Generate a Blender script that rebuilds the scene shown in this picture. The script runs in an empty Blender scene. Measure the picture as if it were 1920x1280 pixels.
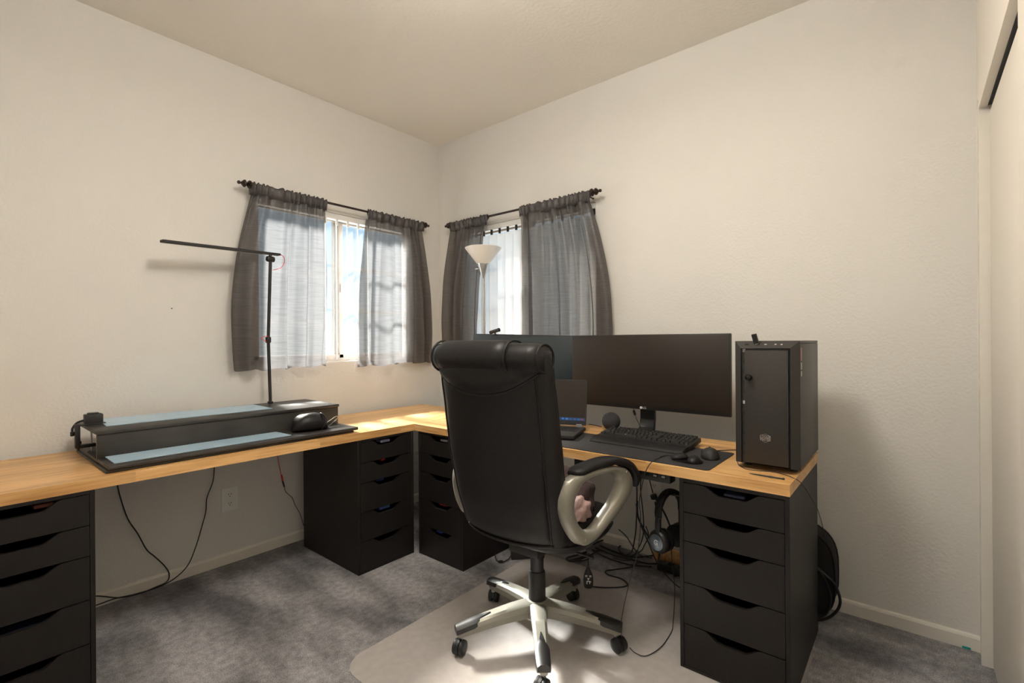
import bpy, bmesh, math, random
import numpy as np
from mathutils import Vector, Matrix
random.seed(7)
PI = math.pi
scene = bpy.context.scene
COL = scene.collection

# ------------------------------------------------------------------ camera
CX, CY, CZ = -2.5804, -2.9038, 1.2103
YAW, PITCH, ROLL, FPX = 0.69509, -0.00085, -0.00688, 903.35
_f = Vector((math.cos(YAW)*math.cos(PITCH), math.sin(YAW)*math.cos(PITCH), math.sin(PITCH)))
_r = Vector((math.sin(YAW), -math.cos(YAW), 0)); _u = _r.cross(_f)
_r, _u = _r*math.cos(ROLL)+_u*math.sin(ROLL), -_r*math.sin(ROLL)+_u*math.cos(ROLL)
cam_d = bpy.data.cameras.new('camera'); cam = bpy.data.objects.new('camera', cam_d); COL.objects.link(cam)
mw = Matrix(((_r.x, _u.x, -_f.x, CX), (_r.y, _u.y, -_f.y, CY), (_r.z, _u.z, -_f.z, CZ), (0, 0, 0, 1)))
cam.matrix_world = mw
cam_d.sensor_width = 36; cam_d.lens = FPX/1920*36; cam_d.clip_start = 0.02
scene.camera = cam
def U(px, py, ax, v):
    """photo pixel -> point on an axis-aligned plane"""
    d = _f + _r*((px-960)/FPX) + _u*((640-py)/FPX)
    i = 'xyz'.index(ax); o = Vector((CX, CY, CZ)); t = (v-o[i])/d[i]
    return o + d*t

# ------------------------------------------------------------------ world, sun, exposure
world = bpy.data.worlds.new('sky'); scene.world = world; world.use_nodes = True
wn = world.node_tree; wn.nodes.clear()
tc = wn.nodes.new('ShaderNodeTexCoord'); sx = wn.nodes.new('ShaderNodeSeparateXYZ')
rp = wn.nodes.new('ShaderNodeValToRGB'); bg = wn.nodes.new('ShaderNodeBackground'); wo = wn.nodes.new('ShaderNodeOutputWorld')
rp.color_ramp.elements[0].position = 0.0; rp.color_ramp.elements[0].color = (0.74, 0.87, 0.92, 1)
rp.color_ramp.elements[1].position = 0.6; rp.color_ramp.elements[1].color = (0.25, 0.50, 0.86, 1)
wn.links.new(tc.outputs['Generated'], sx.inputs[0]); wn.links.new(sx.outputs['Z'], rp.inputs[0])
wn.links.new(rp.outputs[0], bg.inputs[0]); bg.inputs[1].default_value = 0.85
wn.links.new(bg.outputs[0], wo.inputs[0])
sun_d = bpy.data.lights.new('sun_offscreen', 'SUN'); sun_d.energy = 64.0; sun_d.angle = math.radians(11); sun_d.color = (1, 0.955, 0.89)
sun = bpy.data.objects.new('sun_offscreen', sun_d); COL.objects.link(sun); sun.location = (-1, 5, 5)
sun.rotation_euler = Vector((-0.11, -1.0, -0.76)).to_track_quat('-Z', 'Y').to_euler()
LAMP_STRENGTH = 38.0
vs = scene.view_settings
vs.view_transform = 'Standard'; vs.look = 'None'; vs.exposure = 0.42; vs.gamma = 1.0; vs.use_curve_mapping = False

# ------------------------------------------------------------------ materials
MATS = {}
def mat(name, col, rough=0.5, metal=0.0, spec=0.5, coat=0.0, emit=None, es=0.0, alpha=1.0):
    if name in MATS: return MATS[name]
    m = bpy.data.materials.new(name); m.use_nodes = True; MATS[name] = m
    b = m.node_tree.nodes['Principled BSDF']
    b.inputs['Base Color'].default_value = (*col, 1); b.inputs['Roughness'].default_value = rough
    b.inputs['Metallic'].default_value = metal; b.inputs['Specular IOR Level'].default_value = spec
    b.inputs['Coat Weight'].default_value = coat; b.inputs['Alpha'].default_value = alpha
    if emit: b.inputs['Emission Color'].default_value = (*emit, 1); b.inputs['Emission Strength'].default_value = es
    return m
def nd(m, t): return m.node_tree.nodes.new(t)
def lk(m, a, b): m.node_tree.links.new(a, b)
def bsdf(m): return m.node_tree.nodes['Principled BSDF']
def noise(m, scale, detail=3, sc=(1, 1, 1), coord='Object'):
    t = nd(m, 'ShaderNodeTexCoord'); mp = nd(m, 'ShaderNodeMapping'); n = nd(m, 'ShaderNodeTexNoise')
    mp.inputs['Scale'].default_value = sc; n.inputs['Scale'].default_value = scale; n.inputs['Detail'].default_value = detail
    lk(m, t.outputs[coord], mp.inputs[0]); lk(m, mp.outputs[0], n.inputs['Vector']); return n
def ramp(m, src, stops):
    r = nd(m, 'ShaderNodeValToRGB'); el = r.color_ramp.elements
    while len(el) < len(stops): el.new(0.5)
    for e, (p, c) in zip(el, stops): e.position = p; e.color = (*c, 1)
    lk(m, src, r.inputs[0]); return r
def bump(m, src, strength, dist=0.01):
    b = nd(m, 'ShaderNodeBump'); b.inputs['Strength'].default_value = strength; b.inputs['Distance'].default_value = dist
    lk(m, src, b.inputs['Height']); lk(m, b.outputs[0], bsdf(m).inputs['Normal']); return b

def wallmat(name, col, sc=85, st=0.22):
    m = mat(name, col, 0.75, spec=0.3)
    n = noise(m, sc, 2); r = ramp(m, n.outputs['Fac'], [(0.35, (0, 0, 0)), (0.65, (1, 1, 1))])
    bump(m, r.outputs[0], st, 0.0025); return m
M_WALL = wallmat('wall_paint', (0.73, 0.715, 0.685))
M_CEIL = wallmat('ceiling_paint', (0.83, 0.795, 0.735), 55, 0.2)
M_TRIM = mat('white_trim_paint', (0.78, 0.75, 0.69), 0.45)
M_CLOSET = mat('closet_door_paint', (0.88, 0.825, 0.74), 0.45)
M_WHITE = mat('white_plastic', (0.80, 0.80, 0.78), 0.4)

m = M_CARPET = mat('grey_carpet', (0.2, 0.19, 0.185), 0.95, spec=0.1)
n1 = noise(m, 240, 3); n2 = noise(m, 2.6, 3, (1.7, 0.6, 1)); n3 = noise(m, 38, 3)
r2 = ramp(m, n2.outputs['Fac'], [(0.36, (0.19, 0.185, 0.192)), (0.60, (0.46, 0.45, 0.462))])
r1 = ramp(m, n1.outputs['Fac'], [(0.3, (0.55, 0.55, 0.55)), (0.7, (1.3, 1.3, 1.3))])
r3 = ramp(m, n3.outputs['Fac'], [(0.3, (0.76, 0.76, 0.77)), (0.7, (1.17, 1.17, 1.18))])
x1 = nd(m, 'ShaderNodeMixRGB'); x1.blend_type = 'MULTIPLY'; x1.inputs[0].default_value = 1
x2 = nd(m, 'ShaderNodeMixRGB'); x2.blend_type = 'MULTIPLY'; x2.inputs[0].default_value = 1
lk(m, r2.outputs[0], x1.inputs[1]); lk(m, r1.outputs[0], x1.inputs[2]); lk(m, x1.outputs[0], x2.inputs[1]); lk(m, r3.outputs[0], x2.inputs[2])
lk(m, x2.outputs[0], bsdf(m).inputs['Base Color']); bump(m, n1.outputs['Fac'], 0.8, 0.006)

m = M_WOOD = mat('butcher_block_oak', (0.62, 0.37, 0.16), 0.38, coat=0.15)
oi = nd(m, 'ShaderNodeObjectInfo'); add = nd(m, 'ShaderNodeVectorMath'); add.operation = 'ADD'
t = nd(m, 'ShaderNodeTexCoord'); mul = nd(m, 'ShaderNodeVectorMath'); mul.operation = 'SCALE'
cmb = nd(m, 'ShaderNodeCombineXYZ'); lk(m, oi.outputs['Random'], cmb.inputs[0]); lk(m, oi.outputs['Random'], cmb.inputs[1])
lk(m, cmb.outputs[0], mul.inputs[0]); mul.inputs['Scale'].default_value = 37.0
lk(m, t.outputs['Object'], add.inputs[0]); lk(m, mul.outputs[0], add.inputs[1])
mp = nd(m, 'ShaderNodeMapping'); mp.inputs['Scale'].default_value = (3, 45, 45); lk(m, add.outputs[0], mp.inputs[0])
n = nd(m, 'ShaderNodeTexNoise'); n.inputs['Scale'].default_value = 1.6; n.inputs['Detail'].default_value = 5; lk(m, mp.outputs[0], n.inputs['Vector'])
rg = ramp(m, n.outputs['Fac'], [(0.3, (0.52, 0.265, 0.085)), (0.5, (0.69, 0.40, 0.155)), (0.72, (0.79, 0.50, 0.225))])
ro = ramp(m, oi.outputs['Random'], [(0, (0.84, 0.80, 0.74)), (0.5, (1, 1, 1)), (1, (1.12, 1.14, 1.18))])
xx = nd(m, 'ShaderNodeMixRGB'); xx.blend_type = 'MULTIPLY'; xx.inputs[0].default_value = 1
lk(m, rg.outputs[0], xx.inputs[1]); lk(m, ro.outputs[0], xx.inputs[2]); lk(m, xx.outputs[0], bsdf(m).inputs['Base Color'])

def grainy(name, c0, c1, rough, scale=60, sc=(1, 1, 1), bs=0.0, spec=0.5, metal=0):
    m = mat(name, c0, rough, spec=spec, metal=metal); n = noise(m, scale, 4, sc)
    r = ramp(m, n.outputs['Fac'], [(0.3, c0), (0.7, c1)]); lk(m, r.outputs[0], bsdf(m).inputs['Base Color'])
    if bs: bump(m, n.outputs['Fac'], bs, 0.002)
    return m
M_CAB = grainy('black_brown_laminate', (0.012, 0.010, 0.009), (0.016, 0.0135, 0.012), 0.42, 30, (6, 6, 0.4), spec=0.3)
M_DARK = mat('dark_interior', (0.004, 0.004, 0.004), 0.8)
M_BLACK = mat('black_plastic', (0.014, 0.013, 0.013), 0.42)
M_BLACKM = grainy('matte_black_plastic', (0.016, 0.015, 0.015), (0.022, 0.020, 0.019), 0.6, 200)
M_GLOSS = mat('gloss_black_screen', (0.010, 0.009, 0.009), 0.16)
M_SCREEN = mat('matte_black_screen', (0.028, 0.021, 0.016), 0.40, spec=0.35)
M_SCREEN2 = mat('blue_reflection_screen', (0.030, 0.042, 0.050), 0.35)  # bluish reflection is put into the black screen's base colour
M_RUB = mat('black_rubber_cable', (0.012, 0.012, 0.013), 0.5)
M_RED = mat('red_wire', (0.75, 0.03, 0.02), 0.4)
M_LEATHER = grainy('black_leather', (0.0105, 0.0098, 0.0105), (0.016, 0.0145, 0.0148), 0.46, 90, bs=0.12, spec=0.3)
M_LEATHER2 = M_LEATHER
M_SILVER = grainy('champagne_painted_plastic', (0.27, 0.26, 0.22), (0.31, 0.295, 0.25), 0.36, 300, metal=0.35)
M_COLUMN = mat('dark_grey_steel', (0.045, 0.045, 0.048), 0.35, metal=0.4)
M_METAL = mat('satin_metal', (0.52, 0.53, 0.54), 0.32, metal=0.8)
M_BRONZE = mat('bronze_rod', (0.028, 0.016, 0.011), 0.38, metal=0.4)
M_FRAME = mat('tan_aluminium', (0.40, 0.345, 0.30), 0.5)
M_RISER = grainy('black_painted_wood', (0.017, 0.0165, 0.016), (0.05, 0.045, 0.04), 0.48, 14, (0.4, 1, 1))
M_BLUE = grainy('pale_blue_panel', (0.34, 0.50, 0.64), (0.46, 0.60, 0.72), 0.35, 9)
M_BAG = mat('black_canvas', (0.006, 0.0055, 0.0055), 0.8)
M_MAT = grainy('desk_mat_cloth', (0.018, 0.017, 0.018), (0.033, 0.031, 0.034), 0.7, 7)
M_PINK = grainy('pink_fleece', (0.36, 0.24, 0.23), (0.46, 0.32, 0.31), 0.95, 120, bs=0.6)
M_MAROON = grainy('maroon_fleece', (0.05, 0.03, 0.03), (0.08, 0.05, 0.05), 0.95, 120, bs=0.6)
M_SHADE = mat('frosted_white_glass', (0.82, 0.80, 0.77), 0.5)
M_ICON = mat('white_print', (0.75, 0.75, 0.75), 0.5)
M_LED = mat('light_grey_detail', (0.5, 0.48, 0.46), 0.5)
M_TOWER = grainy('dark_grey_tower_paint', (0.026, 0.023, 0.021), (0.033, 0.029, 0.026), 0.42, 160)
M_TOWERS = M_TOWER
M_TEAL = mat('teal_tape', (0.0, 0.30, 0.27), 0.5)

# transparent pane: straight-through glass
m = M_GLASS = bpy.data.materials.new('window_glass'); m.use_nodes = True
nt = m.node_tree; nt.nodes.clear()
o = nt.nodes.new('ShaderNodeOutputMaterial'); tr = nt.nodes.new('ShaderNodeBsdfTransparent'); gl = nt.nodes.new('ShaderNodeBsdfGlossy'); mx = nt.nodes.new('ShaderNodeMixShader')
tr.inputs[0].default_value = (0.93, 0.96, 0.97, 1); gl.inputs['Roughness'].default_value = 0.02; mx.inputs[0].default_value = 0.06
nt.links.new(tr.outputs[0], mx.inputs[1]); nt.links.new(gl.outputs[0], mx.inputs[2]); nt.links.new(mx.outputs[0], o.inputs[0])

def cloth(name, col, tcol, fac_trans, through, slub=True):
    """woven curtain: diffuse front, diffuse transmission, a little light straight through the weave"""
    m = bpy.data.materials.new(name); m.use_nodes = True; nt = m.node_tree; nt.nodes.clear()
    o = nt.nodes.new('ShaderNodeOutputMaterial'); di = nt.nodes.new('ShaderNodeBsdfDiffuse'); ts = nt.nodes.new('ShaderNodeBsdfTranslucent')
    sh = nt.nodes.new('ShaderNodeBsdfGlossy'); sh.inputs['Roughness'].default_value = 0.42; sh.inputs[0].default_value = (0.5, 0.5, 0.5, 1)
    tp = nt.nodes.new('ShaderNodeBsdfTransparent'); tp.inputs[0].default_value = (1.0, 0.93, 0.86, 1)
    m1 = nt.nodes.new('ShaderNodeMixShader'); m2 = nt.nodes.new('ShaderNodeMixShader'); m3 = nt.nodes.new('ShaderNodeMixShader')
    n = noise(m, 1.0, 4, (9, 9, 220)); n2 = noise(m, 1.0, 2, (700, 700, 60))
    r = ramp(m, n.outputs['Fac'], [(0.30, tuple(c*0.72 for c in col)), (0.5, col), (0.75, tuple(min(1, c*1.2) for c in col))])
    rt = ramp(m, n.outputs['Fac'], [(0.30, tuple(c*0.78 for c in tcol)), (0.5, tcol), (0.75, tuple(min(1, c*1.1) for c in tcol))])
    lk(m, r.outputs[0], di.inputs[0]); lk(m, rt.outputs[0], ts.inputs[0])
    b = nt.nodes.new('ShaderNodeBump'); b.inputs['Strength'].default_value = 0.35; b.inputs['Distance'].default_value = 0.002
    lk(m, n.outputs['Fac'], b.inputs['Height']); lk(m, b.outputs[0], di.inputs['Normal']); lk(m, b.outputs[0], sh.inputs['Normal'])
    m1.inputs[0].default_value = fac_trans; m2.inputs[0].default_value = 0.07; m3.inputs[0].default_value = through
    lk(m, di.outputs[0], m1.inputs[1]); lk(m, ts.outputs[0], m1.inputs[2])
    lk(m, m1.outputs[0], m2.inputs[1]); lk(m, sh.outputs[0], m2.inputs[2])
    lk(m, m2.outputs[0], m3.inputs[1]); lk(m, tp.outputs[0], m3.inputs[2]); lk(m, m3.outputs[0], o.inputs[0])
    return m
M_CURT = cloth('grey_faux_silk', (0.085, 0.078, 0.079), (0.125, 0.122, 0.124), 0.33, 0.18)
M_CURTH = cloth('grey_faux_silk_double', (0.085, 0.078, 0.079), (0.02, 0.02, 0.02), 0.10, 0.0)
def vinyl():
    m = bpy.data.materials.new('white_vinyl_slat'); m.use_nodes = True; nt = m.node_tree; nt.nodes.clear()
    o = nt.nodes.new('ShaderNodeOutputMaterial'); di = nt.nodes.new('ShaderNodeBsdfDiffuse'); ts = nt.nodes.new('ShaderNodeBsdfTranslucent'); mx = nt.nodes.new('ShaderNodeMixShader')
    di.inputs[0].default_value = (0.88, 0.88, 0.88, 1); ts.inputs[0].default_value = (0.96, 0.96, 0.96, 1); mx.inputs[0].default_value = 0.55
    lk(m, di.outputs[0], mx.inputs[1]); lk(m, ts.outputs[0], mx.inputs[2]); lk(m, mx.outputs[0], o.inputs[0]); return m
M_SLAT = vinyl()

# ------------------------------------------------------------------ mesh helpers
def link(name, me, material, parent=None, smooth=False):
    o = bpy.data.objects.new(name, me); COL.objects.link(o)
    if material: me.materials.append(material)
    if parent: o.parent = parent
    if smooth:
        for p in me.polygons: p.use_smooth = True
    return o
def from_bm(name, bm, material, parent=None, smooth=False, angle=None):
    bmesh.ops.recalc_face_normals(bm, faces=bm.faces)
    me = bpy.data.meshes.new(name); bm.to_mesh(me); bm.free()
    o = link(name, me, material, parent, smooth)
    if angle is not None:
        for p in me.polygons: p.use_smooth = True
        me.set_sharp_from_angle(angle=math.radians(angle))
    return o
def thing(name, label, cat, loc=(0, 0, 0), rz=0.0, group=None):
    o = bpy.data.objects.new(name, None); COL.objects.link(o); o.empty_display_size = 0.05
    o.location = loc; o.rotation_euler = (0, 0, rz); return tag(o, label, cat, group)
def tag(o, label, cat, group=None):
    o['label'] = label; o['category'] = cat
    if group: o['group'] = group
    return o
def struct(o, label=None):
    o['kind'] = 'structure'
    if label: o['label'] = label
    return o
def add_box(bm, x0, x1, y0, y1, z0, z1, mtx=None):
    vs = [bm.verts.new((x, y, z)) for x in (x0, x1) for y in (y0, y1) for z in (z0, z1)]
    for q in ((0, 1, 3, 2), (4, 6, 7, 5), (0, 4, 5, 1), (2, 3, 7, 6), (0, 2, 6, 4), (1, 5, 7, 3)):
        bm.faces.new([vs[i] for i in q])
    if mtx: bmesh.ops.transform(bm, matrix=mtx, verts=vs)
    return vs
def bevel_all(bm, r, seg=2):
    bmesh.ops.bevel(bm, geom=list(bm.edges), offset=r, segments=seg, affect='EDGES', profile=0.5)
def box(name, x0, x1, y0, y1, z0, z1, material, parent=None, bev=0.0, seg=2):
    bm = bmesh.new(); add_box(bm, min(x0, x1), max(x0, x1), min(y0, y1), max(y0, y1), min(z0, z1), max(z0, z1))
    if bev: bevel_all(bm, bev, seg)
    return from_bm(name, bm, material, parent, angle=40 if bev else None)
def frame_from(d):
    d = d.normalized(); a = Vector((0, 0, 1)) if abs(d.z) < 0.9 else Vector((1, 0, 0))
    x = a.cross(d).normalized(); return x, d.cross(x)
def add_lathe(bm, prof, n=24, origin=(0, 0, 0), axis=(0, 0, 1), cap=True):
    """prof: list of (r, h) along axis"""
    ax = Vector(axis).normalized(); X, Y = frame_from(ax); O = Vector(origin); rings = []
    for r, h in prof:
        rings.append([bm.verts.new(O + ax*h + (X*math.cos(2*PI*k/n) + Y*math.sin(2*PI*k/n))*max(r, 1e-4)) for k in range(n)])
    for a, b in zip(rings, rings[1:]):
        for k in range(n): bm.faces.new((a[k], a[(k+1) % n], b[(k+1) % n], b[k]))
    if cap:
        bm.faces.new(rings[0][::-1]); bm.faces.new(rings[-1])
def lathe(name, prof, material, parent=None, n=28, origin=(0, 0, 0), axis=(0, 0, 1), cap=True, angle=35):
    bm = bmesh.new(); add_lathe(bm, prof, n, origin, axis, cap); return from_bm(name, bm, material, parent, angle=angle)
def cyl(name, p0, p1, r, material, parent=None, n=16, r1=None):
    p0, p1 = Vector(p0), Vector(p1); d = p1-p0
    return lathe(name, [(r, 0), (r if r1 is None else r1, d.length)], material, parent, n, p0, d)
def spline(pts, sub=6, closed=False):
    P = [Vector(p) for p in pts]; n = len(P); out = []
    rng = range(n) if closed else range(n-1)
    for i in rng:
        if closed: a, b, c, d = P[(i-1) % n], P[i], P[(i+1) % n], P[(i+2) % n]
        else: a, b, c, d = P[max(i-1, 0)], P[i], P[i+1], P[min(i+2, n-1)]
        for k in range(sub):
            t = k/sub
            out.append(0.5*((2*b) + (c-a)*t + (2*a-5*b+4*c-d)*t*t + (3*b-a-3*c+d)*t**3))
    if not closed: out.append(P[-1])
    return out
def add_tube(bm, pts, r, n=8, closed=False, rad=None):
    P = [Vector(p) for p in pts]; m = len(P); rings = []
    prevX = None
    for i, p in enumerate(P):
        if closed: d = P[(i+1) % m]-P[(i-1) % m]
        else: d = P[min(i+1, m-1)]-P[max(i-1, 0)]
        if d.length < 1e-9: d = Vector((0, 0, 1))
        d.normalize()
        if prevX is None: X, Y = frame_from(d)
        else:
            X = prevX - d*prevX.dot(d)
            X = X.normalized() if X.length > 1e-6 else frame_from(d)[0]
            Y = d.cross(X)
        prevX = X; rr = rad[i] if rad else r
        rings.append([bm.verts.new(p + (X*math.cos(2*PI*k/n)+Y*math.sin(2*PI*k/n))*rr) for k in range(n)])
    for i in range(m if closed else m-1):
        a, b = rings[i], rings[(i+1) % m]
        for k in range(n): bm.faces.new((a[k], a[(k+1) % n], b[(k+1) % n], b[k]))
    if not closed: bm.faces.new(rings[0][::-1]); bm.faces.new(rings[-1])
def tube(name, pts, r, material, parent=None, n=8, sub=6, closed=False):
    bm = bmesh.new(); add_tube(bm, spline(pts, sub, closed) if sub > 1 else pts, r, n, closed)
    return from_bm(name, bm, material, parent, smooth=True)
def add_prism(bm, outline, depth, to3):
    """outline: 2-D polygon; to3(a, b, h) -> 3-D; h runs 0..depth"""
    a = [bm.verts.new(to3(x, y, 0)) for x, y in outline]; b = [bm.verts.new(to3(x, y, depth)) for x, y in outline]
    bm.faces.new(a[::-1]); bm.faces.new(b); n = len(a)
    for i in range(n): bm.faces.new((a[i], a[(i+1) % n], b[(i+1) % n], b[i]))
def loft(bm, rings, cap=True):
    R = [[bm.verts.new(p) for p in r] for r in rings]; n = len(R[0])
    for a, b in zip(R, R[1:]):
        for k in range(n): bm.faces.new((a[k], a[(k+1) % n], b[(k+1) % n], b[k]))
    if cap: bm.faces.new(R[0][::-1]); bm.faces.new(R[-1])
def superring(cx, cy, hx, hy, p=3.0, n=32):
    out = []
    for k in range(n):
        a = 2*PI*k/n; c, s = math.cos(a), math.sin(a)
        out.append((cx+hx*math.copysign(abs(c)**(2/p), c), cy+hy*math.copysign(abs(s)**(2/p), s)))
    return out
def text(name, s, size, material, mtx, parent=None, ext=0.0004, align='CENTER'):
    cu = bpy.data.curves.new(name, 'FONT'); cu.body = s; cu.size = size; cu.extrude = ext; cu.align_x = align; cu.align_y = 'CENTER'; cu.resolution_u = 2
    tmp = bpy.data.objects.new(name+'_tmp', cu); COL.objects.link(tmp)
    me = bpy.data.meshes.new_from_object(tmp.evaluated_get(bpy.context.evaluated_depsgraph_get()))
    bpy.data.objects.remove(tmp); bpy.data.curves.remove(cu)
    me.transform(mtx); me.materials.clear(); return link(name, me, material, parent)

# ------------------------------------------------------------------ the room
H = 2.7635; XB = -3.10; YC = -3.095
WL = (-1.42, -0.24); WR = (-1.42, -0.24); WZ = (1.085, 2.055)      # window openings
TH = 0.10
box('floor', XB-0.1, 0.13, YC-0.9, 0.13, -0.1, 0, M_CARPET); struct(bpy.data.objects['floor'], 'grey cut pile carpet with vacuum marks')
struct(box('ceiling', XB-0.1, 0.13, YC-0.9, 0.13, H, H+0.1, M_CEIL), 'smooth cream ceiling')
def wall_hole(name, a0, a1, hole, to3, t):
    """wall with a rectangular hole; a along the wall, z up, depth 0..t outward"""
    bm = bmesh.new(); (h0, h1), (z0, z1) = hole
    A = [a0, h0, h1, a1]; Zs = [0, z0, z1, H]
    for d in (0, t):
        for i in range(3):
            for j in range(3):
                if i == 1 and j == 1: continue
                bm.faces.new([bm.verts.new(to3(a, z, d)) for a, z in ((A[i], Zs[j]), (A[i+1], Zs[j]), (A[i+1], Zs[j+1]), (A[i], Zs[j+1]))])
    for (p, q) in (((h0, z0), (h1, z0)), ((h1, z0), (h1, z1)), ((h1, z1), (h0, z1)), ((h0, z1), (h0, z0)),
                   ((a0, 0), (a1, 0)), ((a1, 0), (a1, H)), ((a1, H), (a0, H)), ((a0, H), (a0, 0))):
        bm.faces.new([bm.verts.new(to3(*v)) for v in ((*p, 0), (*q, 0), (*q, t), (*p, t))])
    bmesh.ops.remove_doubles(bm, verts=bm.verts, dist=1e-5)
    return struct(from_bm(name, bm, M_WALL))
wall_hole('wall_left', XB-0.1, 0.13, (WL, WZ), lambda a, z, d: (a, d, z), TH)
wall_hole('wall_right', YC-0.9, 0.0, (WR, WZ), lambda a, z, d: (d, a, z), TH)
struct(box('wall_back', XB-0.1, XB, YC-0.9, 0, 0, H, M_WALL))
# closet wall: header, pier beside the corner, far pier; closet inside closed off
bm = bmesh.new()
add_box(bm, XB, 0, YC-0.09, YC, 2.09, H); add_box(bm, -0.088, 0, YC-0.09, YC, 0, 2.09); add_box(bm, XB, -2.45, YC-0.09, YC, 0, 2.09)
struct(from_bm('wall_closet', bm, M_CLOSET))
struct(box('wall_closet_back', XB, 0, YC-0.8, YC-0.72, 0, H, M_WALL))
struct(box('trim_1', -0.105, -0.088, YC-0.08, YC+0.004, 0, 2.09, M_TRIM), 'white closet door jamb')
struct(box('trim_2', -2.45, -0.105, YC-0.02, YC+0.003, 2.058, 2.105, M_CLOSET), 'cream fascia board over closet doors')
struct(box('trim_3', -2.45, -0.105, YC-0.088, YC-0.021, 2.062, 2.088, M_COLUMN), 'sliding door track, dark tone for the shaded gap')  # dark steel tone stands in for shade in the gap above the doors
d1 = struct(box('door_1', -1.3, -0.108, YC-0.056, YC-0.026, 0.012, 2.040, M_CLOSET, bev=0.003), 'cream sliding closet door beside the jamb')
bm = bmesh.new(); pz = U(1854, 770, 'y', YC-0.026)
add_lathe(bm, [(0.028, 0), (0.028, 0.002), (0.022, 0.0025), (0.020, 0.001)], 20, (pz.x-0.02, YC-0.026, pz.z), (0, 1, 0)); from_bm('finger_pull', bm, M_METAL, d1, smooth=False)
xd2 = U(1913, 900, 'y', YC-0.008).x
struct(box('door_2', -2.4, xd2, YC-0.024, YC-0.008, 0.012, 2.040, M_CLOSET, bev=0.003), 'cream sliding closet door in front track')
# sunlit ground outside the house
g_ = box('ground', -25, 25, -25, 25, -0.26, -0.16, grainy('pale_gravel', (0.062, 0.062, 0.058), (0.088, 0.088, 0.082), 0.9, 3)); struct(g_, 'pale gravel yard outside the windows')
# baseboards
def baseboard(name, pts, n):
    bm = bmesh.new(); a, b = Vector(pts[0]), Vector(pts[1]); n = Vector(n)
    prof = [(0, 0), (0.013, 0), (0.013, 0.048), (0.009, 0.056), (0.004, 0.060), (0, 0.060)]
    loft(bm, [[p + n*o + Vector((0, 0, z)) for o, z in prof] for p in (a, b)]); return struct(from_bm(name, bm, M_TRIM))
baseboard('baseboard_left', ((XB, 0, 0), (0, 0, 0)), (0, -1, 0))
baseboard('baseboard_right', ((0, -0.013, 0), (0, YC, 0)), (-1, 0, 0))
baseboard('baseboard_back', ((XB, -0.013, 0), (XB, YC, 0)), (1, 0, 0))
p = U(1812, 1216, 'x', -0.014); tp_ = box('tape', -0.016, -0.0125, p.y-0.012, p.y+0.012, 0.002, 0.009, M_TEAL); tag(tp_, 'scrap of teal tape stuck to white baseboard by closet', 'tape')
p = U(322, 578, 'y', 0); nh = lathe('nail', [(0.003, 0), (0.003, 0.003), (0.001, 0.004)], M_BLACK, None, 10, (p.x, 0.001, p.z), (0, -1, 0)); tag(nh, 'tiny dark nail in the bare cream wall beside the lamp', 'nail')

# windows: recessed tan aluminium sliders with grids
def window(name, a0, a1, z0, z1, to3):
    root = bpy.data.objects.new(name, None); COL.objects.link(root); root['kind'] = 'structure'
    def bar(nm, A0, A1, Z0, Z1, d0, d1, mt, par=root, bev=0.002):
        bm = bmesh.new(); vs = add_box(bm, A0, A1, Z0, Z1, d0, d1)
        for v in bm.verts: v.co = to3(v.co.x, v.co.y, v.co.z)
        if bev: bevel_all(bm, bev, 1)
        return from_bm(nm, bm, mt, par, angle=40)
    d0, d1 = 0.040, 0.092
    bar('frame_rail', a0, a1, z0, z0+0.022, d0, d1, M_FRAME); bar('frame_rail', a0, a1, z1-0.022, z1, d0, d1, M_FRAME)
    bar('frame_stile', a0, a0+0.03, z0, z1, d0, d1, M_FRAME); bar('frame_stile', a1-0.03, a1, z0, z1, d0, d1, M_FRAME)
    mid = (a0+a1)/2-0.015
    for k, (s0, s1, dd) in enumerate(((a0+0.03, mid+0.028, 0.043), (mid-0.028, a1-0.03, 0.067))):
        st = bar('sash', s0, s0+0.03, z0+0.02, z1-0.021, dd, dd+0.022, M_FRAME)
        bar('sash_stile', s1-0.03, s1, z0+0.02, z1-0.021, dd, dd+0.022, M_FRAME, st)
        bar('sash_rail', s0, s1, z0+0.02, z0+0.045, dd, dd+0.022, M_FRAME, st); bar('sash_rail', s0, s1, z1-0.045, z1-0.021, dd, dd+0.022, M_FRAME, st)
        zb, zt = z0+0.045, z1-0.045; hz = (zt-zb)/3
        for j in ((1, 2) if k else ()): bar('muntin', s0+0.03, s1-0.03, zb+j*hz-0.009, zb+j*hz+0.009, dd+0.006, dd+0.016, M_FRAME, st, 0)
        for j in range(3):
            bar('pane', s0+0.028, s1-0.028, zb+j*hz+0.009, zb+(j+1)*hz-0.009, dd+0.010, dd+0.012, M_GLASS, st, 0)
    lt = bar('latch', mid+0.006, mid+0.022, 1.545, 1.60, 0.030, 0.043, M_METAL)
    return root
window('window_1', WL[0], WL[1], WZ[0], WZ[1], lambda a, z, d: Vector((a, d, z)))
window('window_2', WR[0], WR[1], WZ[0], WZ[1], lambda a, z, d: Vector((d, a, z)))

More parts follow.
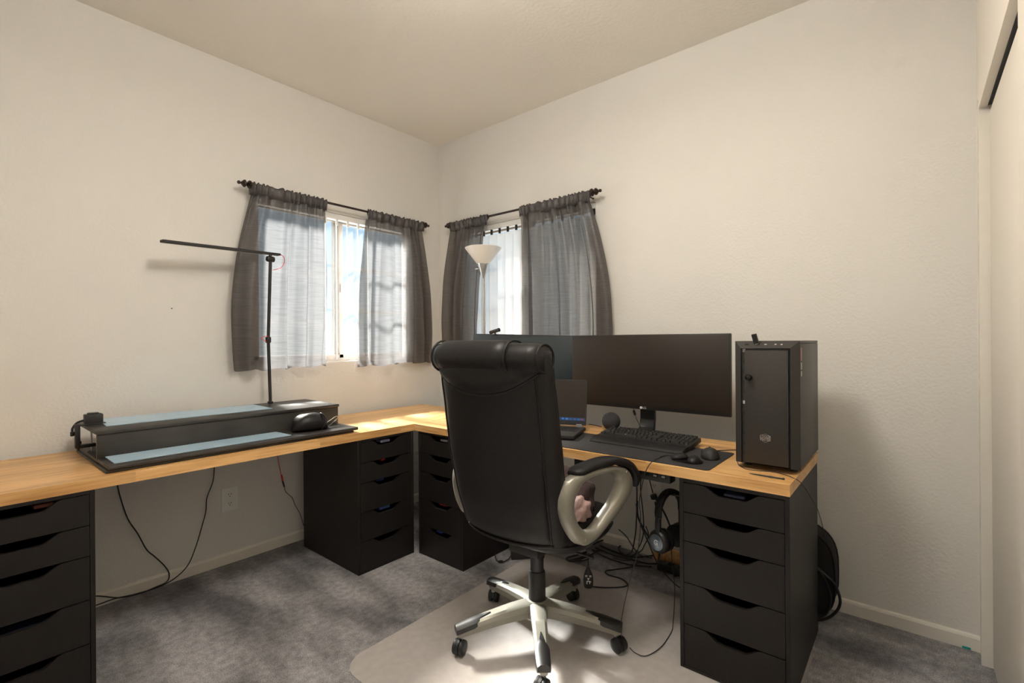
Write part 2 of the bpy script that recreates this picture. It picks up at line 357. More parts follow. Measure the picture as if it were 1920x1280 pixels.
# vertical blinds inside the recesses
def make_blind(label, a0, a1, to3, ang, spots=None):
    t = thing('vertical_blind', label, 'blind', to3((a0+a1)/2, 1.10, 0.02)); base = Vector(t.location)
    L = lambda a, z, d: Vector(to3(a, z, d)) - base
    bm = bmesh.new(); add_box(bm, a0+0.005, a1-0.005, 2.015, 2.053, 0.002, 0.042)
    for v in bm.verts: v.co = L(*v.co[:2], v.co.z)
    bevel_all(bm, 0.003, 1); from_bm('headrail', bm, M_WHITE, t)
    n = int((a1-a0)/0.0785); sp = (a1-a0-0.03)/n
    for ac in spots or [a0+0.015+k*sp for k in range(n+1)]:
        an = ang + random.uniform(-0.03, 0.03)
        bm = bmesh.new(); w = 0.043; g = []
        for i in range(7):
            s = -1+i/3.0; bow = 0.004*(1-s*s)
            da, dd = s*w*math.cos(an)-bow*math.sin(an), s*w*math.sin(an)+bow*math.cos(an)
            g.append([bm.verts.new(L(ac+da, z, (0.012 if spots else 0.022)+dd)) for z in (1.10, 1.985)])
        for i in range(6): bm.faces.new((g[i][0], g[i+1][0], g[i+1][1], g[i][1]))
        from_bm('slat', bm, M_SLAT, t, smooth=True)
        bm = bmesh.new(); add_box(bm, ac-0.007, ac+0.007, 1.98, 2.016, 0.002, 0.012)
        for v in bm.verts: v.co = L(*v.co[:2], v.co.z)
        from_bm('carrier_clip', bm, M_WHITE if spots else M_BLACK, t)
    return t
make_blind('open white vertical blind at window showing blue sky', WL[0], WL[1], lambda a, z, d: Vector((a, d, z)), math.radians(58), [-0.96+0.079*k for k in range(5)]+[-0.35+0.0125*k for k in range(8)])
make_blind('closed white vertical blind behind the white floor lamp', WR[0], WR[1], lambda a, z, d: Vector((d, a, z)), math.radians(4))

# ------------------------------------------------------------------ curtain rods and curtains
RD, RZ = 0.078, 2.088
toL = lambda a, d, z: Vector((a, -d, z)); toR = lambda a, d, z: Vector((-d, a, z))
def rod(label, a0, a1, to3, g):
    t = thing('curtain_rod', label, 'curtain rod', to3((a0+a1)/2, RD, RZ)); b = Vector(t.location)
    L = lambda a, d, z: to3(a, d, z)-b
    cyl('rod', L(a0+0.07, RD, RZ), L(a1-0.07, RD, RZ), 0.0075, M_BRONZE, t, 12)
    for e, s in ((a0, 1), (a1, -1)):
        lathe('finial', [(0.002, 0), (0.0085, 0.004), (0.010, 0.012), (0.005, 0.018), (0.012, 0.026), (0.020, 0.034), (0.021, 0.040), (0.011, 0.047), (0.008, 0.050), (0.018, 0.056), (0.0235, 0.063), (0.022, 0.070), (0.010, 0.077), (0.009, 0.085)],
              M_BRONZE, t, 20, L(e, RD, RZ), L(e+s, RD, RZ)-L(e, RD, RZ))
        cyl('bracket', L(e+s*0.10, 0.0, RZ-0.012), L(e+s*0.10, RD, RZ-0.012), 0.005, M_BRONZE, t, 8)
    return t
GR = 'curtain rods over the windows'
rod('dark bronze curtain rod with turned finials over open blind', -1.520, -0.165, toL, GR)
rod('dark bronze curtain rod with turned finials above floor lamp', -1.507, -0.158, toR, GR)

def curtain(label, to3, t0, t1, b0, b1, zb, folds, seed, bow=(0.0, 0.0), amp=0.020):
    """t0..t1 extent on the rod, b0..b1 extent at the hem"""
    rnd = random.Random(seed); t = thing('curtain', label, 'curtain', to3((t0+t1)/2, RD, zb)); base = Vector(t.location)
    L = lambda a, d, z: to3(a, d, z)-base
    ph = [rnd.uniform(0, 2*PI) for _ in range(6)]; nu, nv = 150, 60; zt = RZ-0.045
    bm = bmesh.new(); g = []
    for j in range(nv+1):
        v = j/nv; row = []
        s = v**0.75; z0 = zt+(zb-zt)*v
        for i in range(nu+1):
            u = i/nu
            lo = t0+(b0-t0)*(1-(1-v)**1.9) + bow[0]*math.sin(PI*v); hi = t1+(b1-t1)*(1-(1-v)**1.9) + bow[1]*math.sin(PI*v)
            uw = u + 0.018*math.sin(2*PI*folds*u+ph[0])*(1-0.5*v); fu = u + 0.045*math.sin(2*PI*1.4*u+ph[5]) + 0.02*math.sin(2*PI*2.7*u+ph[3])
            a = lo+(hi-lo)*uw
            topf = math.sin(2*PI*folds*2.6*fu+ph[1])*0.009*(1-v)**4
            fo = math.sin(2*PI*folds*fu+ph[2]+0.7*math.sin(2.2*v+ph[3])) + 0.5*math.sin(2*PI*folds*0.53*fu+ph[4]-1.1*v) + 0.22*math.sin(2*PI*folds*1.9*fu+ph[0]+1.6*v)
            fo = math.copysign(abs(fo)**0.8, fo)
            cr = 0.0045*math.sin(13*u+9*v*1.3+ph[5])*math.sin(7*v-5*u)
            d = RD + topf + amp*(0.36+0.64*s)*fo + cr*s - 0.012*v
            zz = z0 + (0.006*math.sin(2*PI*folds*u+ph[2]) + 0.004*math.sin(5*u+ph[1]))*v
            row.append(bm.verts.new(L(a, max(d, 0.032), zz)))
        g.append(row)
    for j in range(nv):
        for i in range(nu): bm.faces.new((g[j][i], g[j][i+1], g[j+1][i+1], g[j+1][i]))
    from_bm('panel', bm, M_CURT, t, smooth=True)
    # rod pocket: gathered double layer round the rod with a small ruffle on top
    bm = bmesh.new(); rings = []
    for i in range(nu+1):
        u = i/nu; a = t0+(t1-t0)*(u + 0.004*math.sin(2*PI*folds*3*u))
        fu = u + 0.045*math.sin(2*PI*1.4*u+ph[5]) + 0.02*math.sin(2*PI*2.7*u+ph[3]); w = math.sin(2*PI*folds*2.6*fu+ph[1]); w2 = 0.6*math.sin(2*PI*folds*3.3*fu+ph[2])+0.5*math.sin(2*PI*folds*5.1*fu+ph[4])
        r = 0.013+0.004*w; up = 0.016+0.006*w2
        dd = 0.010*w
        rings.append([L(a, RD+d, RZ+z) for d, z in ((dd+0.003, -0.052), (dd+0.006+0.003*w2, -0.03), (r+0.003, -0.008), (r, 0.006), (0.006+0.004*w2, up), (-0.003+0.004*w2, up+0.001), (-r, 0.004), (-r, -0.008), (dd-0.006, -0.03), (dd-0.003, -0.052))])
    loft(bm, rings); from_bm('header', bm, M_CURTH, t, smooth=True)
    return t
G = None
curtain('grey sheer curtain panel beside the bar desk lamp', toL, -1.455, -1.000, -1.553, -0.985, 1.060, 4.3, 3, (-0.03, 0.01), 0.031)
curtain('bright grey sheer curtain panel next to room corner, over desk', toL, -0.700, -0.225, -0.755, -0.120, 1.052, 4.0, 5, (-0.005, 0.02), 0.031)
curtain('narrow dark grey curtain panel behind the floor lamp shade', toR, -0.600, -0.215, -0.500, -0.100, 1.066, 3.4, 8, (0.0, 0.02), 0.027)
curtain('wide dark grey curtain panel behind the black monitors', toR, -1.430, -0.900, -1.545, -0.915, 1.066, 4.4, 11, (-0.03, 0.0), 0.042)
# ------------------------------------------------------------------ ceiling lamp that lights the room (above, out of frame)
t = thing('ceiling_lamp_offscreen', 'white glass bowl ceiling lamp on a short stem', 'lamp', (-1.72, -2.0, H))
lathe('canopy', [(0.07, -0.03), (0.075, -0.02), (0.075, 0)], M_WHITE, t)
cyl('stem', (0, 0, -0.20), (0, 0, -0.03), 0.012, M_WHITE, t)
M_BOWL = mat('lit_glass_bowl', (0.9, 0.88, 0.8), 0.4, emit=(1.0, 0.94, 0.85), es=LAMP_STRENGTH)
lathe('bowl', [(0.02, -0.35), (0.09, -0.335), (0.15, -0.30), (0.19, -0.25), (0.20, -0.215), (0.193, -0.215), (0.183, -0.25), (0.145, -0.292), (0.09, -0.325), (0.02, -0.34)], M_BOWL, t, 32)
#PART2
# ------------------------------------------------------------------ desks, drawer units
TZ, DT = 0.738, 0.038
def desktop(label, x0, x1, y0, y1, along):
    t = thing('desktop', label, 'desk', ((x0+x1)/2, (y0+y1)/2, TZ-DT), 0 if along == 'x' else PI/2)
    Ln = (x1-x0) if along == 'x' else (y1-y0); Wd = (y1-y0) if along == 'x' else (x1-x0)
    rows = round(Wd/0.046); w = Wd/rows; rnd = random.Random(int(Ln*100))
    for r in range(rows):
        s = -Ln/2; first = True
        while s < Ln/2-1e-6:
            l = rnd.uniform(0.35, 0.75)*(rnd.uniform(0.3, 1) if first else 1); first = False
            e = s+l
            if Ln/2-e < 0.2: e = Ln/2
            cx, cy = (s+e)/2, -Wd/2+(r+0.5)*w
            bm = bmesh.new(); add_box(bm, s-cx, e-cx, -w/2, w/2, 0, DT)
            ed = [q for q in bm.edges if all(v.co.z > DT-1e-6 for v in q.verts)]
            bmesh.ops.bevel(bm, geom=ed, offset=0.0004, segments=1, affect='EDGES')
            o = from_bm('stave', bm, M_WOOD, t); o.location = (cx, cy, 0); s = e
    return t
DLx0, DLx1, DLy0, DLy1 = -2.98, -0.215, -0.692, -0.040
DRx0, DRx1, DRy0, DRy1 = -0.812, -0.215, -2.594, -0.696
desktop('long oak butcher block desktop carrying the black riser', DLx0, DLx1, DLy0, DLy1, 'x')
desktop('oak butcher block desktop carrying monitors and computer tower', DRx0, DRx1, DRy0, DRy1, 'y')

DH = [0.109, 0.106, 0.153, 0.152, 0.153]
def drawer_front(h, bm):
    w = 0.1645; d = 0.030
    pts = [(-w, 0), (w, 0), (w, h)]
    a, b = 0.096, 0.040                       # dip: shoulder and floor half-widths
    sm = lambda q: q*q*(3-2*q)
    for k in range(9): q = k/8; pts.append((a+(b-a)*q, h-d*sm(q)))
    for k in range(9): q = k/8; pts.append((-b+(-a+b)*q, h-d*sm(1-q)))
    pts.append((-w, h)); return pts
UW, UD, UH = 0.36, 0.578, 0.70
def drawer_unit(label, loc, rz, group, flip=False):
    t = thing('drawer_unit', label, 'drawers', loc, rz, group)
    for s in (-1, 1): box('side_panel', s*(UW/2-0.014), s*UW/2, 0, UD, 0, UH, M_CAB, t, 0.001, 1)
    box('top_panel', -UW/2+0.014, UW/2-0.014, 0.0005, UD, UH-0.012, UH-0.0005, M_CAB, t)
    box('base_panel', -UW/2+0.014, UW/2-0.014, 0.0005, UD, 0.0005, 0.0135, M_CAB, t)
    box('back_panel', -UW/2+0.014, UW/2-0.014, UD-0.008, UD-0.001, 0.0135, UH-0.012, M_CAB, t)
    z = UH-0.0125
    for h in DH:
        bm = bmesh.new(); pts = drawer_front(h-0.0032, bm); z0 = z-h+0.0005
        add_prism(bm, pts, 0.016, lambda x, y, d: (x, 0.0008+d, z0+y))
        for s in (-1, 1): add_box(bm, s*0.150-0.004, s*0.150+0.004, 0.0165, UD-0.06, z0+0.012, z0+h*0.55)
        add_box(bm, -0.146, 0.146, 0.0165, UD-0.06, z0+0.008, z0+0.012); add_box(bm, -0.146, 0.146, UD-0.066, UD-0.06, z0+0.012, z0+h*0.55)
        from_bm('drawer', bm, M_CAB, t); z -= h
    return t
E_ = 0.82; XM = -E_-0.18
YF = -0.693
drawer_unit('black drawer unit under long desk, next to wall outlet', (XM, YF, 0), 0, None)
drawer_unit('black drawer unit at bare end of long desk, behind loose cables', (-2.2216-0.18, YF, 0), 0, None)
drawer_unit('black drawer unit under monitor desk, hidden behind office chair', (-0.806, -0.7194-0.18, 0), -PI/2, None)
drawer_unit('tall black drawer unit beneath the computer tower', (-0.815, -2.2335-0.18, 0), -PI/2, None)

# things lying in the drawers, glimpsed through the hand cut-outs
def slip(name, label, col, px, py, plane, v, w, h, d):
    p = U(px, py, plane, v); m = mat('drawer_item_%02d' % slip.n, col, 0.4); slip.n += 1
    bx = (p.x-w/2, p.x+w/2, p.y, p.y+d) if plane == 'y' else (p.x, p.x+d, p.y-w/2, p.y+w/2)
    tag(box(name, *bx, p.z-h/2, p.z+h/2, m, None, min(w, h, d)*0.2, 1), label, 'drawer contents')
slip.n = 0
slip('paper_stack', 'white paper in top drawer next to wall outlet side', (0.45, 0.45, 0.75), 723, 826, 'y', YF+0.035, 0.06, 0.016, 0.05)
slip('red_packet', 'red packet glimpsed inside second drawer under long desk', (0.45, 0.02, 0.02), 719, 861, 'y', YF+0.035, 0.025, 0.014, 0.05)
slip('blue_packet', 'dark blue packet glimpsed inside third drawer under long desk', (0.03, 0.06, 0.25), 713, 899, 'y', YF+0.035, 0.05, 0.012, 0.05)
slip('blue_card', 'pale blue card glimpsed inside fourth drawer under long desk', (0.10, 0.18, 0.5), 722, 951, 'y', YF+0.035, 0.07, 0.014, 0.05)
slip('red_box', 'red printed box inside drawer hidden behind office chair', (0.40, 0.01, 0.02), 830, 946, 'x', -0.77, 0.06, 0.014, 0.05)
slip('blue_tape', 'blue item inside bottom drawer hidden behind office chair', (0.04, 0.08, 0.4), 823, 997, 'x', -0.77, 0.04, 0.014, 0.05)
slip('white_folder', 'white folder inside top drawer hidden behind office chair', (0.5, 0.5, 0.55), 832, 826, 'x', -0.77, 0.06, 0.012, 0.05)
slip('orange_packet', 'orange brown packet in top drawer at bare desk end', (0.15, 0.04, 0.02), 82, 948, 'y', YF+0.035, 0.05, 0.014, 0.05)
slip('rolled_bag', 'pale rolled plastic bag in bottom drawer at bare desk end', (0.55, 0.5, 0.6), 42, 1240, 'y', YF+0.019, 0.12, 0.012, 0.05)
slip('blue_pouch', 'dark blue pouch in fourth drawer at bare desk end', (0.012, 0.015, 0.05), 40, 1182, 'y', YF+0.03, 0.12, 0.014, 0.05)
slip('blue_strip', 'bluish strip inside top drawer beneath computer tower', (0.10, 0.12, 0.22), 1376, 931, 'x', -0.775, 0.07, 0.010, 0.05)

# ------------------------------------------------------------------ riser on the long desk
rx0, rx1 = -2.185, -1.155; ry0, ry1 = -0.662, -0.088; yv = -0.470; zt = 0.872
t = thing('desk_riser', 'long black two-level wooden riser on the oak desk', 'riser', ((rx0+rx1)/2, (ry0+ry1)/2, TZ))
ox, oy = (rx0+rx1)/2, (ry0+ry1)/2
def rb(nm, x0, x1, y0, y1, z0, z1, mt=M_RISER, bev=0.003): return box(nm, x0-ox, x1-ox, y0-oy, y1-oy, z0-TZ, z1-TZ, mt, t, bev)
rb('base_board', rx0, rx1-0.02, ry0+0.012, ry1, TZ, TZ+0.010)
rb('lower_shelf', rx0+0.006, rx1, ry0, yv-0.001, TZ+0.012, TZ+0.028, bev=0.005)
rb('floor_board', rx0+0.006, rx1-0.02, yv+0.016, ry1, TZ+0.010, TZ+0.024)
rb('front_panel', rx0+0.006, rx1-0.004, yv, yv+0.016, TZ+0.012, zt-0.016)
rb('top_shelf', rx0+0.004, rx1, yv-0.006, ry1-0.01, zt-0.016, zt, bev=0.004)
rb('back_panel', rx0+0.10, rx1-0.004, ry1-0.024, ry1-0.012, TZ+0.024, zt-0.016)
rb('back_post', rx0, rx0+0.014, ry1-0.03, ry1, TZ+0.010, TZ+0.05)
rb('end_panel', rx1-0.02, rx1-0.006, yv+0.016, ry1-0.024, TZ+0.024, zt-0.016)
# pale blue panels set on both levels
def quad_panel(label, pix, z, th=0.003):
    P = [U(px, py, 'z', z) for px, py in pix]; bm = bmesh.new()
    add_prism(bm, [(p.x, p.y) for p in P], th, lambda x, y, h: (x, y, z+h)); return tag(from_bm('glass_panel', bm, M_BLUE), label, 'panel')
quad_panel('pale blue panel lying on top of the black riser', ((200, 799), (180, 787), (475, 759), (511, 766)), zt)
quad_panel('pale blue stained panel on lower front step of riser', ((214, 869), (194, 855), (517, 810), (546, 816)), TZ+0.028)

# clamp-on bracket with a small black box at the riser's left end
p = U(165, 779, 'y', -0.24); cx = rx0+0.035; cyc = -0.25
t = thing('clamp_bracket', 'black clamp with small box gripping riser end', 'clamp', (cx, cyc, zt))
box('jaw_plate', -0.055, 0.035, -0.022, 0.022, 0.0005, 0.006, M_BLACK, t, 0.001)
box('clamp_arm', -0.062, -0.046, -0.014, 0.014, -0.088, 0.006, M_BLACK, t, 0.003)
box('lower_jaw', -0.062, 0.004, -0.012, 0.012, -0.092, -0.078, M_BLACK, t, 0.003)
cyl('screw', (-0.010, 0, -0.110), (-0.010, 0, -0.0165), 0.003, M_METAL, t, 10)
cyl('tommy_bar', (-0.028, -0.012, -0.108), (0.004, 0.008, -0.100), 0.002, M_METAL, t, 8)
bx_ = box('housing', -0.032, 0.026, -0.022, 0.024, 0.006, 0.044, M_BLACKM, t, 0.003)
box('button', -0.022, 0.014, -0.012, 0.014, 0.044, 0.050, M_BLACK, t, 0.002)
tube('cable', [(-0.032, 0.01, 0.02), (-0.052, 0.015, 0.012), (-0.066, 0.016, -0.008), (-0.068, 0.014, -0.024)], 0.004, M_RUB, t)
box('cable_plug', -0.074, -0.062, 0.008, 0.020, -0.042, -0.022, M_BLACK, t, 0.003)

# black padded pouch with a loose cord
pc = U(574, 802, 'z', TZ+0.028)
t = thing('soft_pouch', 'shiny black rounded pouch with thin cord on riser step', 'pouch', (-1.365, -0.553, TZ+0.0285), math.radians(-8))
bm = bmesh.new(); rings = []
for k in range(15):
    q = k/14; a = -PI/2+PI*q; s = math.cos(a)**0.7 if 0 < k < 14 else 0.02
    x = 0.086*math.sin(a); hh = 0.094*s*(1-0.12*q); ww = 0.055*s
    ring = []
    for j in range(20):
        b = 2*PI*j/20; yy = ww*math.cos(b); zz = hh*0.5*(1+math.sin(b))
        if math.sin(b) < -0.2: zz = max(0, zz*0.6)
        ring.append((x+0.006*math.sin(3*b+q*5)*s, yy, zz+0.003*math.sin(5*b+9*q)*s*(1 if math.sin(b) > 0 else 0)))
    rings.append(ring)
loft(bm, rings); from_bm('body', bm, M_LEATHER, t, smooth=True)
tube('strap', [(0.045, -0.035, 0.004), (0.062, -0.042, 0.03), (0.068, -0.03, 0.06), (0.055, 0.0, 0.078), (0.06, 0.03, 0.05)], 0.006, M_LEATHER, t)
tube('cord', [(0.07, 0.0, 0.02), (0.10, -0.01, 0.04), (0.135, 0.0, 0.055), (0.15, 0.012, 0.045), (0.12, 0.01, 0.022), (0.09, -0.01, 0.006), (0.12, -0.02, 0.003), (0.15, -0.005, 0.003), (0.13, 0.015, 0.003), (0.085, 0.0, 0.003)], 0.0013, M_METAL, t, 6)

# LED bar lamp clamped behind the riser
lp = lambda px, py: U(px, py, 'y', -0.145)
b0, j1, j2 = lp(507, 752), lp(503, 637), lp(507, 489)
e0, e1 = lp(522, 476), U(304, 450, 'y', -0.19)
t = thing('bar_lamp', 'black slim LED bar lamp on tall jointed pole behind riser', 'lamp', (b0.x, b0.y, zt)); O = Vector(t.location)
box('clamp_base', -0.012, 0.012, -0.012, 0.012, 0, 0.012, M_BLACKM, t, 0.003)
cyl('lower_pole', (0, 0, 0.010), j1-O, 0.0085, M_BLACKM, t)
cyl('upper_pole', j1-O, j2-O, 0.0085, M_BLACKM, t)
lathe('joint', [(0.013, -0.016), (0.0145, -0.012), (0.0145, 0.012), (0.013, 0.016)], M_BLACK, t, 18, j1-O)
jb = lathe('joint', [(0.014, -0.02), (0.016, -0.016), (0.016, 0.016), (0.014, 0.02)], M_BLACK, t, 18, j2-O+Vector((0, 0, 0.01)), (1, 0, 0))
cyl('neck', j2-O+Vector((0, 0, 0.012)), j2-O+Vector((0, 0, 0.04)), 0.008, M_BLACK, t)
d = (e1-e0); Ld = d.length; X = d.normalized(); Y = Vector((0, 0, 1)).cross(X).normalized(); Zv = X.cross(Y)
MT = Matrix((( X.x, Y.x, Zv.x, e0.x-O.x), (X.y, Y.y, Zv.y, e0.y-O.y), (X.z, Y.z, Zv.z, e0.z-O.z), (0, 0, 0, 1)))
def lbar(nm, a0, a1, y0, y1, z0, z1, mt, bev=0.002):
    bm = bmesh.new(); add_box(bm, a0, a1, y0, y1, z0, z1); bevel_all(bm, bev, 1); bmesh.ops.transform(bm, matrix=MT, verts=bm.verts); return from_bm(nm, bm, mt, t, angle=40)
lbar('light_bar', -0.012, Ld, -0.03, 0.006, -0.008, 0.004, M_BLACKM); lbar('rear_bar', 0.10, Ld, 0.010, 0.032, -0.014, -0.002, M_BLACKM)
lbar('diffuser', 0.03, Ld-0.01, -0.026, 0.002, -0.0095, -0.0075, M_LED, 0.0004)
tube('red_wire', [lp(*q)-O for q in ((524, 476), (532, 482), (533, 492), (526, 502), (512, 506))], 0.0018, M_RED, t, 6)
tube('red_wire', [lp(*q)-O+Vector((0, -0.01, 0)) for q in ((502, 630), (494, 631), (488, 634), (492, 637), (499, 640))], 0.0015, M_RED, t, 6)
# its lead: red then black, hanging behind the desk
wl = lambda px, py: U(px, py, 'y', -0.022)
t = thing('lamp_lead', 'thin red and black lamp lead hanging down the wall', 'cable', wl(530, 900))
O = Vector(t.location)
tube('red_section', [wl(*q)-O for q in ((512, 800), (517, 835), (520, 853), (524, 875), (528, 892))], 0.0016, M_RED, t, 6)
cyl('plug', wl(528, 890)-O, wl(530, 901)-O, 0.0045, M_RED, t, 10); cyl('socket', wl(530, 901)-O, wl(533, 912)-O, 0.0045, M_BLACK, t, 10)
tube('black_section', [wl(*q)-O for q in ((533, 911), (536, 922), (548, 933), (553, 946), (562, 962), (568, 980), (574, 1000))], 0.0018, M_RUB, t, 6)

def floorclip(P, z=0.0045, ypl=None):
    out = []
    for p in P: out.append(Vector((p.x, p.y, max(p.z, z))))
    return out
def px_cable(name, label, pts, r, material=M_RUB, group=None, sub=6):
    return tag(tube(name, pts, r, material, None, 8, sub), label, 'cable', group)
def wfl(px, py):
    p = wl(px, py)
    return p if p.z > 0.0045 else U(px, py, 'z', 0.0045)
px_cable('power_cable', 'black cable hanging from desk nearer the bare end', [wfl(*q) for q in ((219, 880), (220, 908), (228, 940), (240, 973), (258, 1000), (275, 1030), (290, 1043), (308, 1060), (317, 1075), (313, 1090), (290, 1101), (262, 1112), (225, 1120), (186, 1117), (160, 1118))], 0.0028)
px_cable('power_cable', 'black cable hanging left of white wall outlet', [wfl(*q) for q in ((404, 850), (402, 875), (399, 903), (388, 933), (386, 958), (379, 985), (368, 1022), (353, 1058), (330, 1082), (300, 1099), (255, 1113), (215, 1122), (184, 1133), (160, 1140))], 0.0028)

# wall outlets
def outlet(label, p, to3):
    t = thing('wall_outlet', label, 'outlet', p); 
    def bx(nm, a0, a1, z0, z1, d0, d1, mt, bev, par=None):
        bm = bmesh.new(); add_box(bm, a0, a1, z0, z1, d0, d1)
        bevel_all(bm, bev, 2)
        for v in bm.verts: v.co = to3(v.co.x, v.co.y, v.co.z)
        return from_bm(nm, bm, mt, par or t, angle=40)
    bx('plate', -0.041, 0.041, -0.064, 0.064, 0, 0.007, M_WHITE, 0.002)
    for s in (-1, 1):
        bm = bmesh.new(); pts = [(0.018*math.cos(a)*1.0, s*0.024+max(-0.0135, min(0.0135, 0.018*math.sin(a)))) for a in [2*PI*k/24 for k in range(24)]]
        add_prism(bm, pts, 0.0025, lambda x, y, h: to3(x, y, 0.0055+h)); rc = from_bm('receptacle', bm, M_WHITE, t)
        for k in (-1, 1): bx('slot', k*0.006-0.0012, k*0.006+0.0012, s*0.024-0.001, s*0.024+0.008, 0.0078, 0.0085, M_DARK, 0.0001, rc)
        bx('ground_hole', -0.002, 0.002, s*0.024-0.010, s*0.024-0.006, 0.0078, 0.0085, M_DARK, 0.0001, rc)
    return t
p = U(430, 935, 'y', 0); outlet('white double wall outlet between the hanging cables', p, lambda a, z, d: Vector((a, -d, z)))
p = U(1228, 918, 'x', 0); outlet('white wall outlet behind headphones under monitor desk', p, lambda a, z, d: Vector((-d, a, z)))
#PART3
# ------------------------------------------------------------------ floor lamps
def floor_lamp(label, x, y, base_r=0.09):
    t = thing('floor_lamp', label, 'lamp', (x, y, 0))
    lathe('base', [(base_r, 0), (base_r, 0.012), (base_r*0.8, 0.022), (0.02, 0.03), (0.012, 0.05)], M_METAL, t, 32)
    cyl('pole', (0, 0, 0.04), (0, 0, 1.655), 0.0135, M_METAL, t, 16)
    lathe('socket_cup', [(0.012, 1.635), (0.018, 1.66), (0.030, 1.70), (0.040, 1.725), (0.042, 1.74), (0.030, 1.742)], M_METAL, t, 28)
    cyl('switch_knob', (0.0, 0.022, 1.712), (0.0, 0.075, 1.714), 0.003, M_WHITE, t, 8)
    bm = bmesh.new(); add_lathe(bm, [(0.040, 1.738), (0.060, 1.763), (0.095, 1.808), (0.124, 1.846), (0.126, 1.850), (0.122, 1.850), (0.092, 1.810), (0.057, 1.767), (0.036, 1.744)], 40, cap=False)
    bm2 = from_bm('lamp_shade', bm, M_SHADE, t, smooth=True)
    return t
floor_lamp('white glass floor lamp in the room corner behind the desks', -0.165, -0.638)
# ------------------------------------------------------------------ monitors
def monitor(name, label, c, w, h, th, rz, roll, screen_mat, logo, stand_h):
    """local: screen faces -x, width along y, origin at the stand base"""
    t = thing(name, label, 'monitor', (c[0], c[1], TZ), rz)
    R = Matrix.Rotation(roll, 4, 'X'); zc = c[2]-TZ
    MT = Matrix.Translation((0, 0, zc)) @ R
    def b(nm, x0, x1, y0, y1, z0, z1, mt, bev, par=t):
        bm = bmesh.new(); add_box(bm, x0, x1, y0, y1, z0, z1); bevel_all(bm, bev, 2); bmesh.ops.transform(bm, matrix=MT, verts=bm.verts); return from_bm(nm, bm, mt, par, angle=40)
    b('housing', -th/2, th/2, -w/2, w/2, -h/2, h/2, M_BLACK, 0.004)
    b('screen', -th/2-0.0012, -th/2+0.001, -w/2+0.006, w/2-0.006, -h/2+0.020, h/2-0.006, screen_mat, 0.0003)
    b('rear_bulge', th/2-0.002, th/2+0.022, -w*0.3, w*0.3, -h*0.32, h*0.3, M_BLACK, 0.008)
    if logo:
        mt4 = MT @ Matrix.Translation((-th/2-0.0006, 0.004, -h/2+0.009)) @ Matrix(((0, 0, -1, 0), (-1, 0, 0, 0), (0, 1, 0, 0), (0, 0, 0, 1)))
        text('logo', 'LG', 0.016, M_ICON, mt4 @ Matrix.Translation((0.012, 0, 0)), t)
        bm = bmesh.new(); add_lathe(bm, [(0.0065, 0), (0.0065, 0.0008)], 20, (0, 0, 0), (0, 0, 1)); bmesh.ops.transform(bm, matrix=mt4 @ Matrix.Translation((-0.006, 0, 0)), verts=bm.verts); from_bm('emblem', bm, M_ICON, t)
    zb = zc-h/2+0.05
    bm = bmesh.new(); prof = [(0.040, zb), (0.040, 0.07), (0.030, 0.03), (0.005, 0.013), (-0.02, 0.010), (-0.02, 0.002), (0.02, 0.002), (0.052, 0.02), (0.058, 0.07), (0.058, zb)]
    add_prism(bm, prof, 0.075, lambda x, z, d: (x, d-0.0375, z)); bevel_all(bm, 0.0015, 1); from_bm('stand_neck', bm, M_BLACK, t, angle=40)
    bm = bmesh.new(); pts = superring(-0.01, 0, 0.095, 0.15, 3, 40); add_prism(bm, pts, 0.008, lambda x, y, h_: (x, y, 0.0005+h_)); from_bm('stand_base', bm, M_BLACK, t, angle=40)
    return t
monitor('ultrawide_monitor', 'wide black monitor on neck stand next to computer tower', (-0.29, -1.857, 1.0505), 0.836, 0.377, 0.022, 0, 0, M_SCREEN, True, 0)
mA, mB = Vector((-0.255, -1.470, 0)), Vector((-0.402, -0.772, 0)); mid = (mA+mB)/2
monitor('flat_monitor', 'black webcam monitor, reflection painted blue, half hidden behind office chair', (mid.x, mid.y, 1.092), (mA-mB).length, 0.312, 0.024, math.atan2(-(mB-mA).x, (mB-mA).y), 0.030, M_SCREEN2, False, 0)
# webcam on it
wc = U(938, 622, 'x', mid.x); wc.x = mA.x+(wc.y-mA.y)/(mB.y-mA.y)*(mB.x-mA.x)
t = thing('webcam', 'small black cylindrical webcam clipped on half hidden monitor top', 'webcam', (wc.x, wc.y, wc.z-0.022), 0.0)
cyl('camera_body', (-0.012, 0.036, 0.018), (-0.012, -0.030, 0.032), 0.011, M_BLACKM, t, 18)
lathe('lens_ring', [(0.012, 0), (0.012, 0.008), (0.008, 0.009)], M_COLUMN, t, 18, (-0.012, -0.029, 0.032), (0, -0.97, 0.2))
box('clip', -0.02, 0.03, -0.018, 0.03, 0.0, 0.007, M_BLACK, t, 0.002); box('clip_leg', 0.022, 0.03, -0.014, 0.024, -0.035, 0.003, M_BLACK, t, 0.002)
cyl('swivel', (-0.006, 0.0, 0.005), (-0.010, 0.0, 0.02), 0.005, M_BLACK, t, 10)

# ------------------------------------------------------------------ desk mat
bm = bmesh.new(); yA, yB, xA, xB = -2.335, -1.30, -0.800, -0.462; rr = 0.018; pts = []
for cx_, cy_, a0 in ((xB-rr, yB-rr, 0), (xA+rr, yB-rr, 90), (xA+rr, yA+rr, 180), (xB-rr, yA+rr, 270)):
    for k in range(7): a = math.radians(a0+15*k); pts.append((cx_+rr*math.cos(a), cy_+rr*math.sin(a)))
add_prism(bm, pts, 0.003, lambda x, y, h: (x, y, TZ+h)); dm = from_bm('desk_mat', bm, M_MAT, None, angle=40)
tag(dm, 'dark cloth desk mat under keyboard and laptop', 'desk mat')
MZ = TZ+0.003

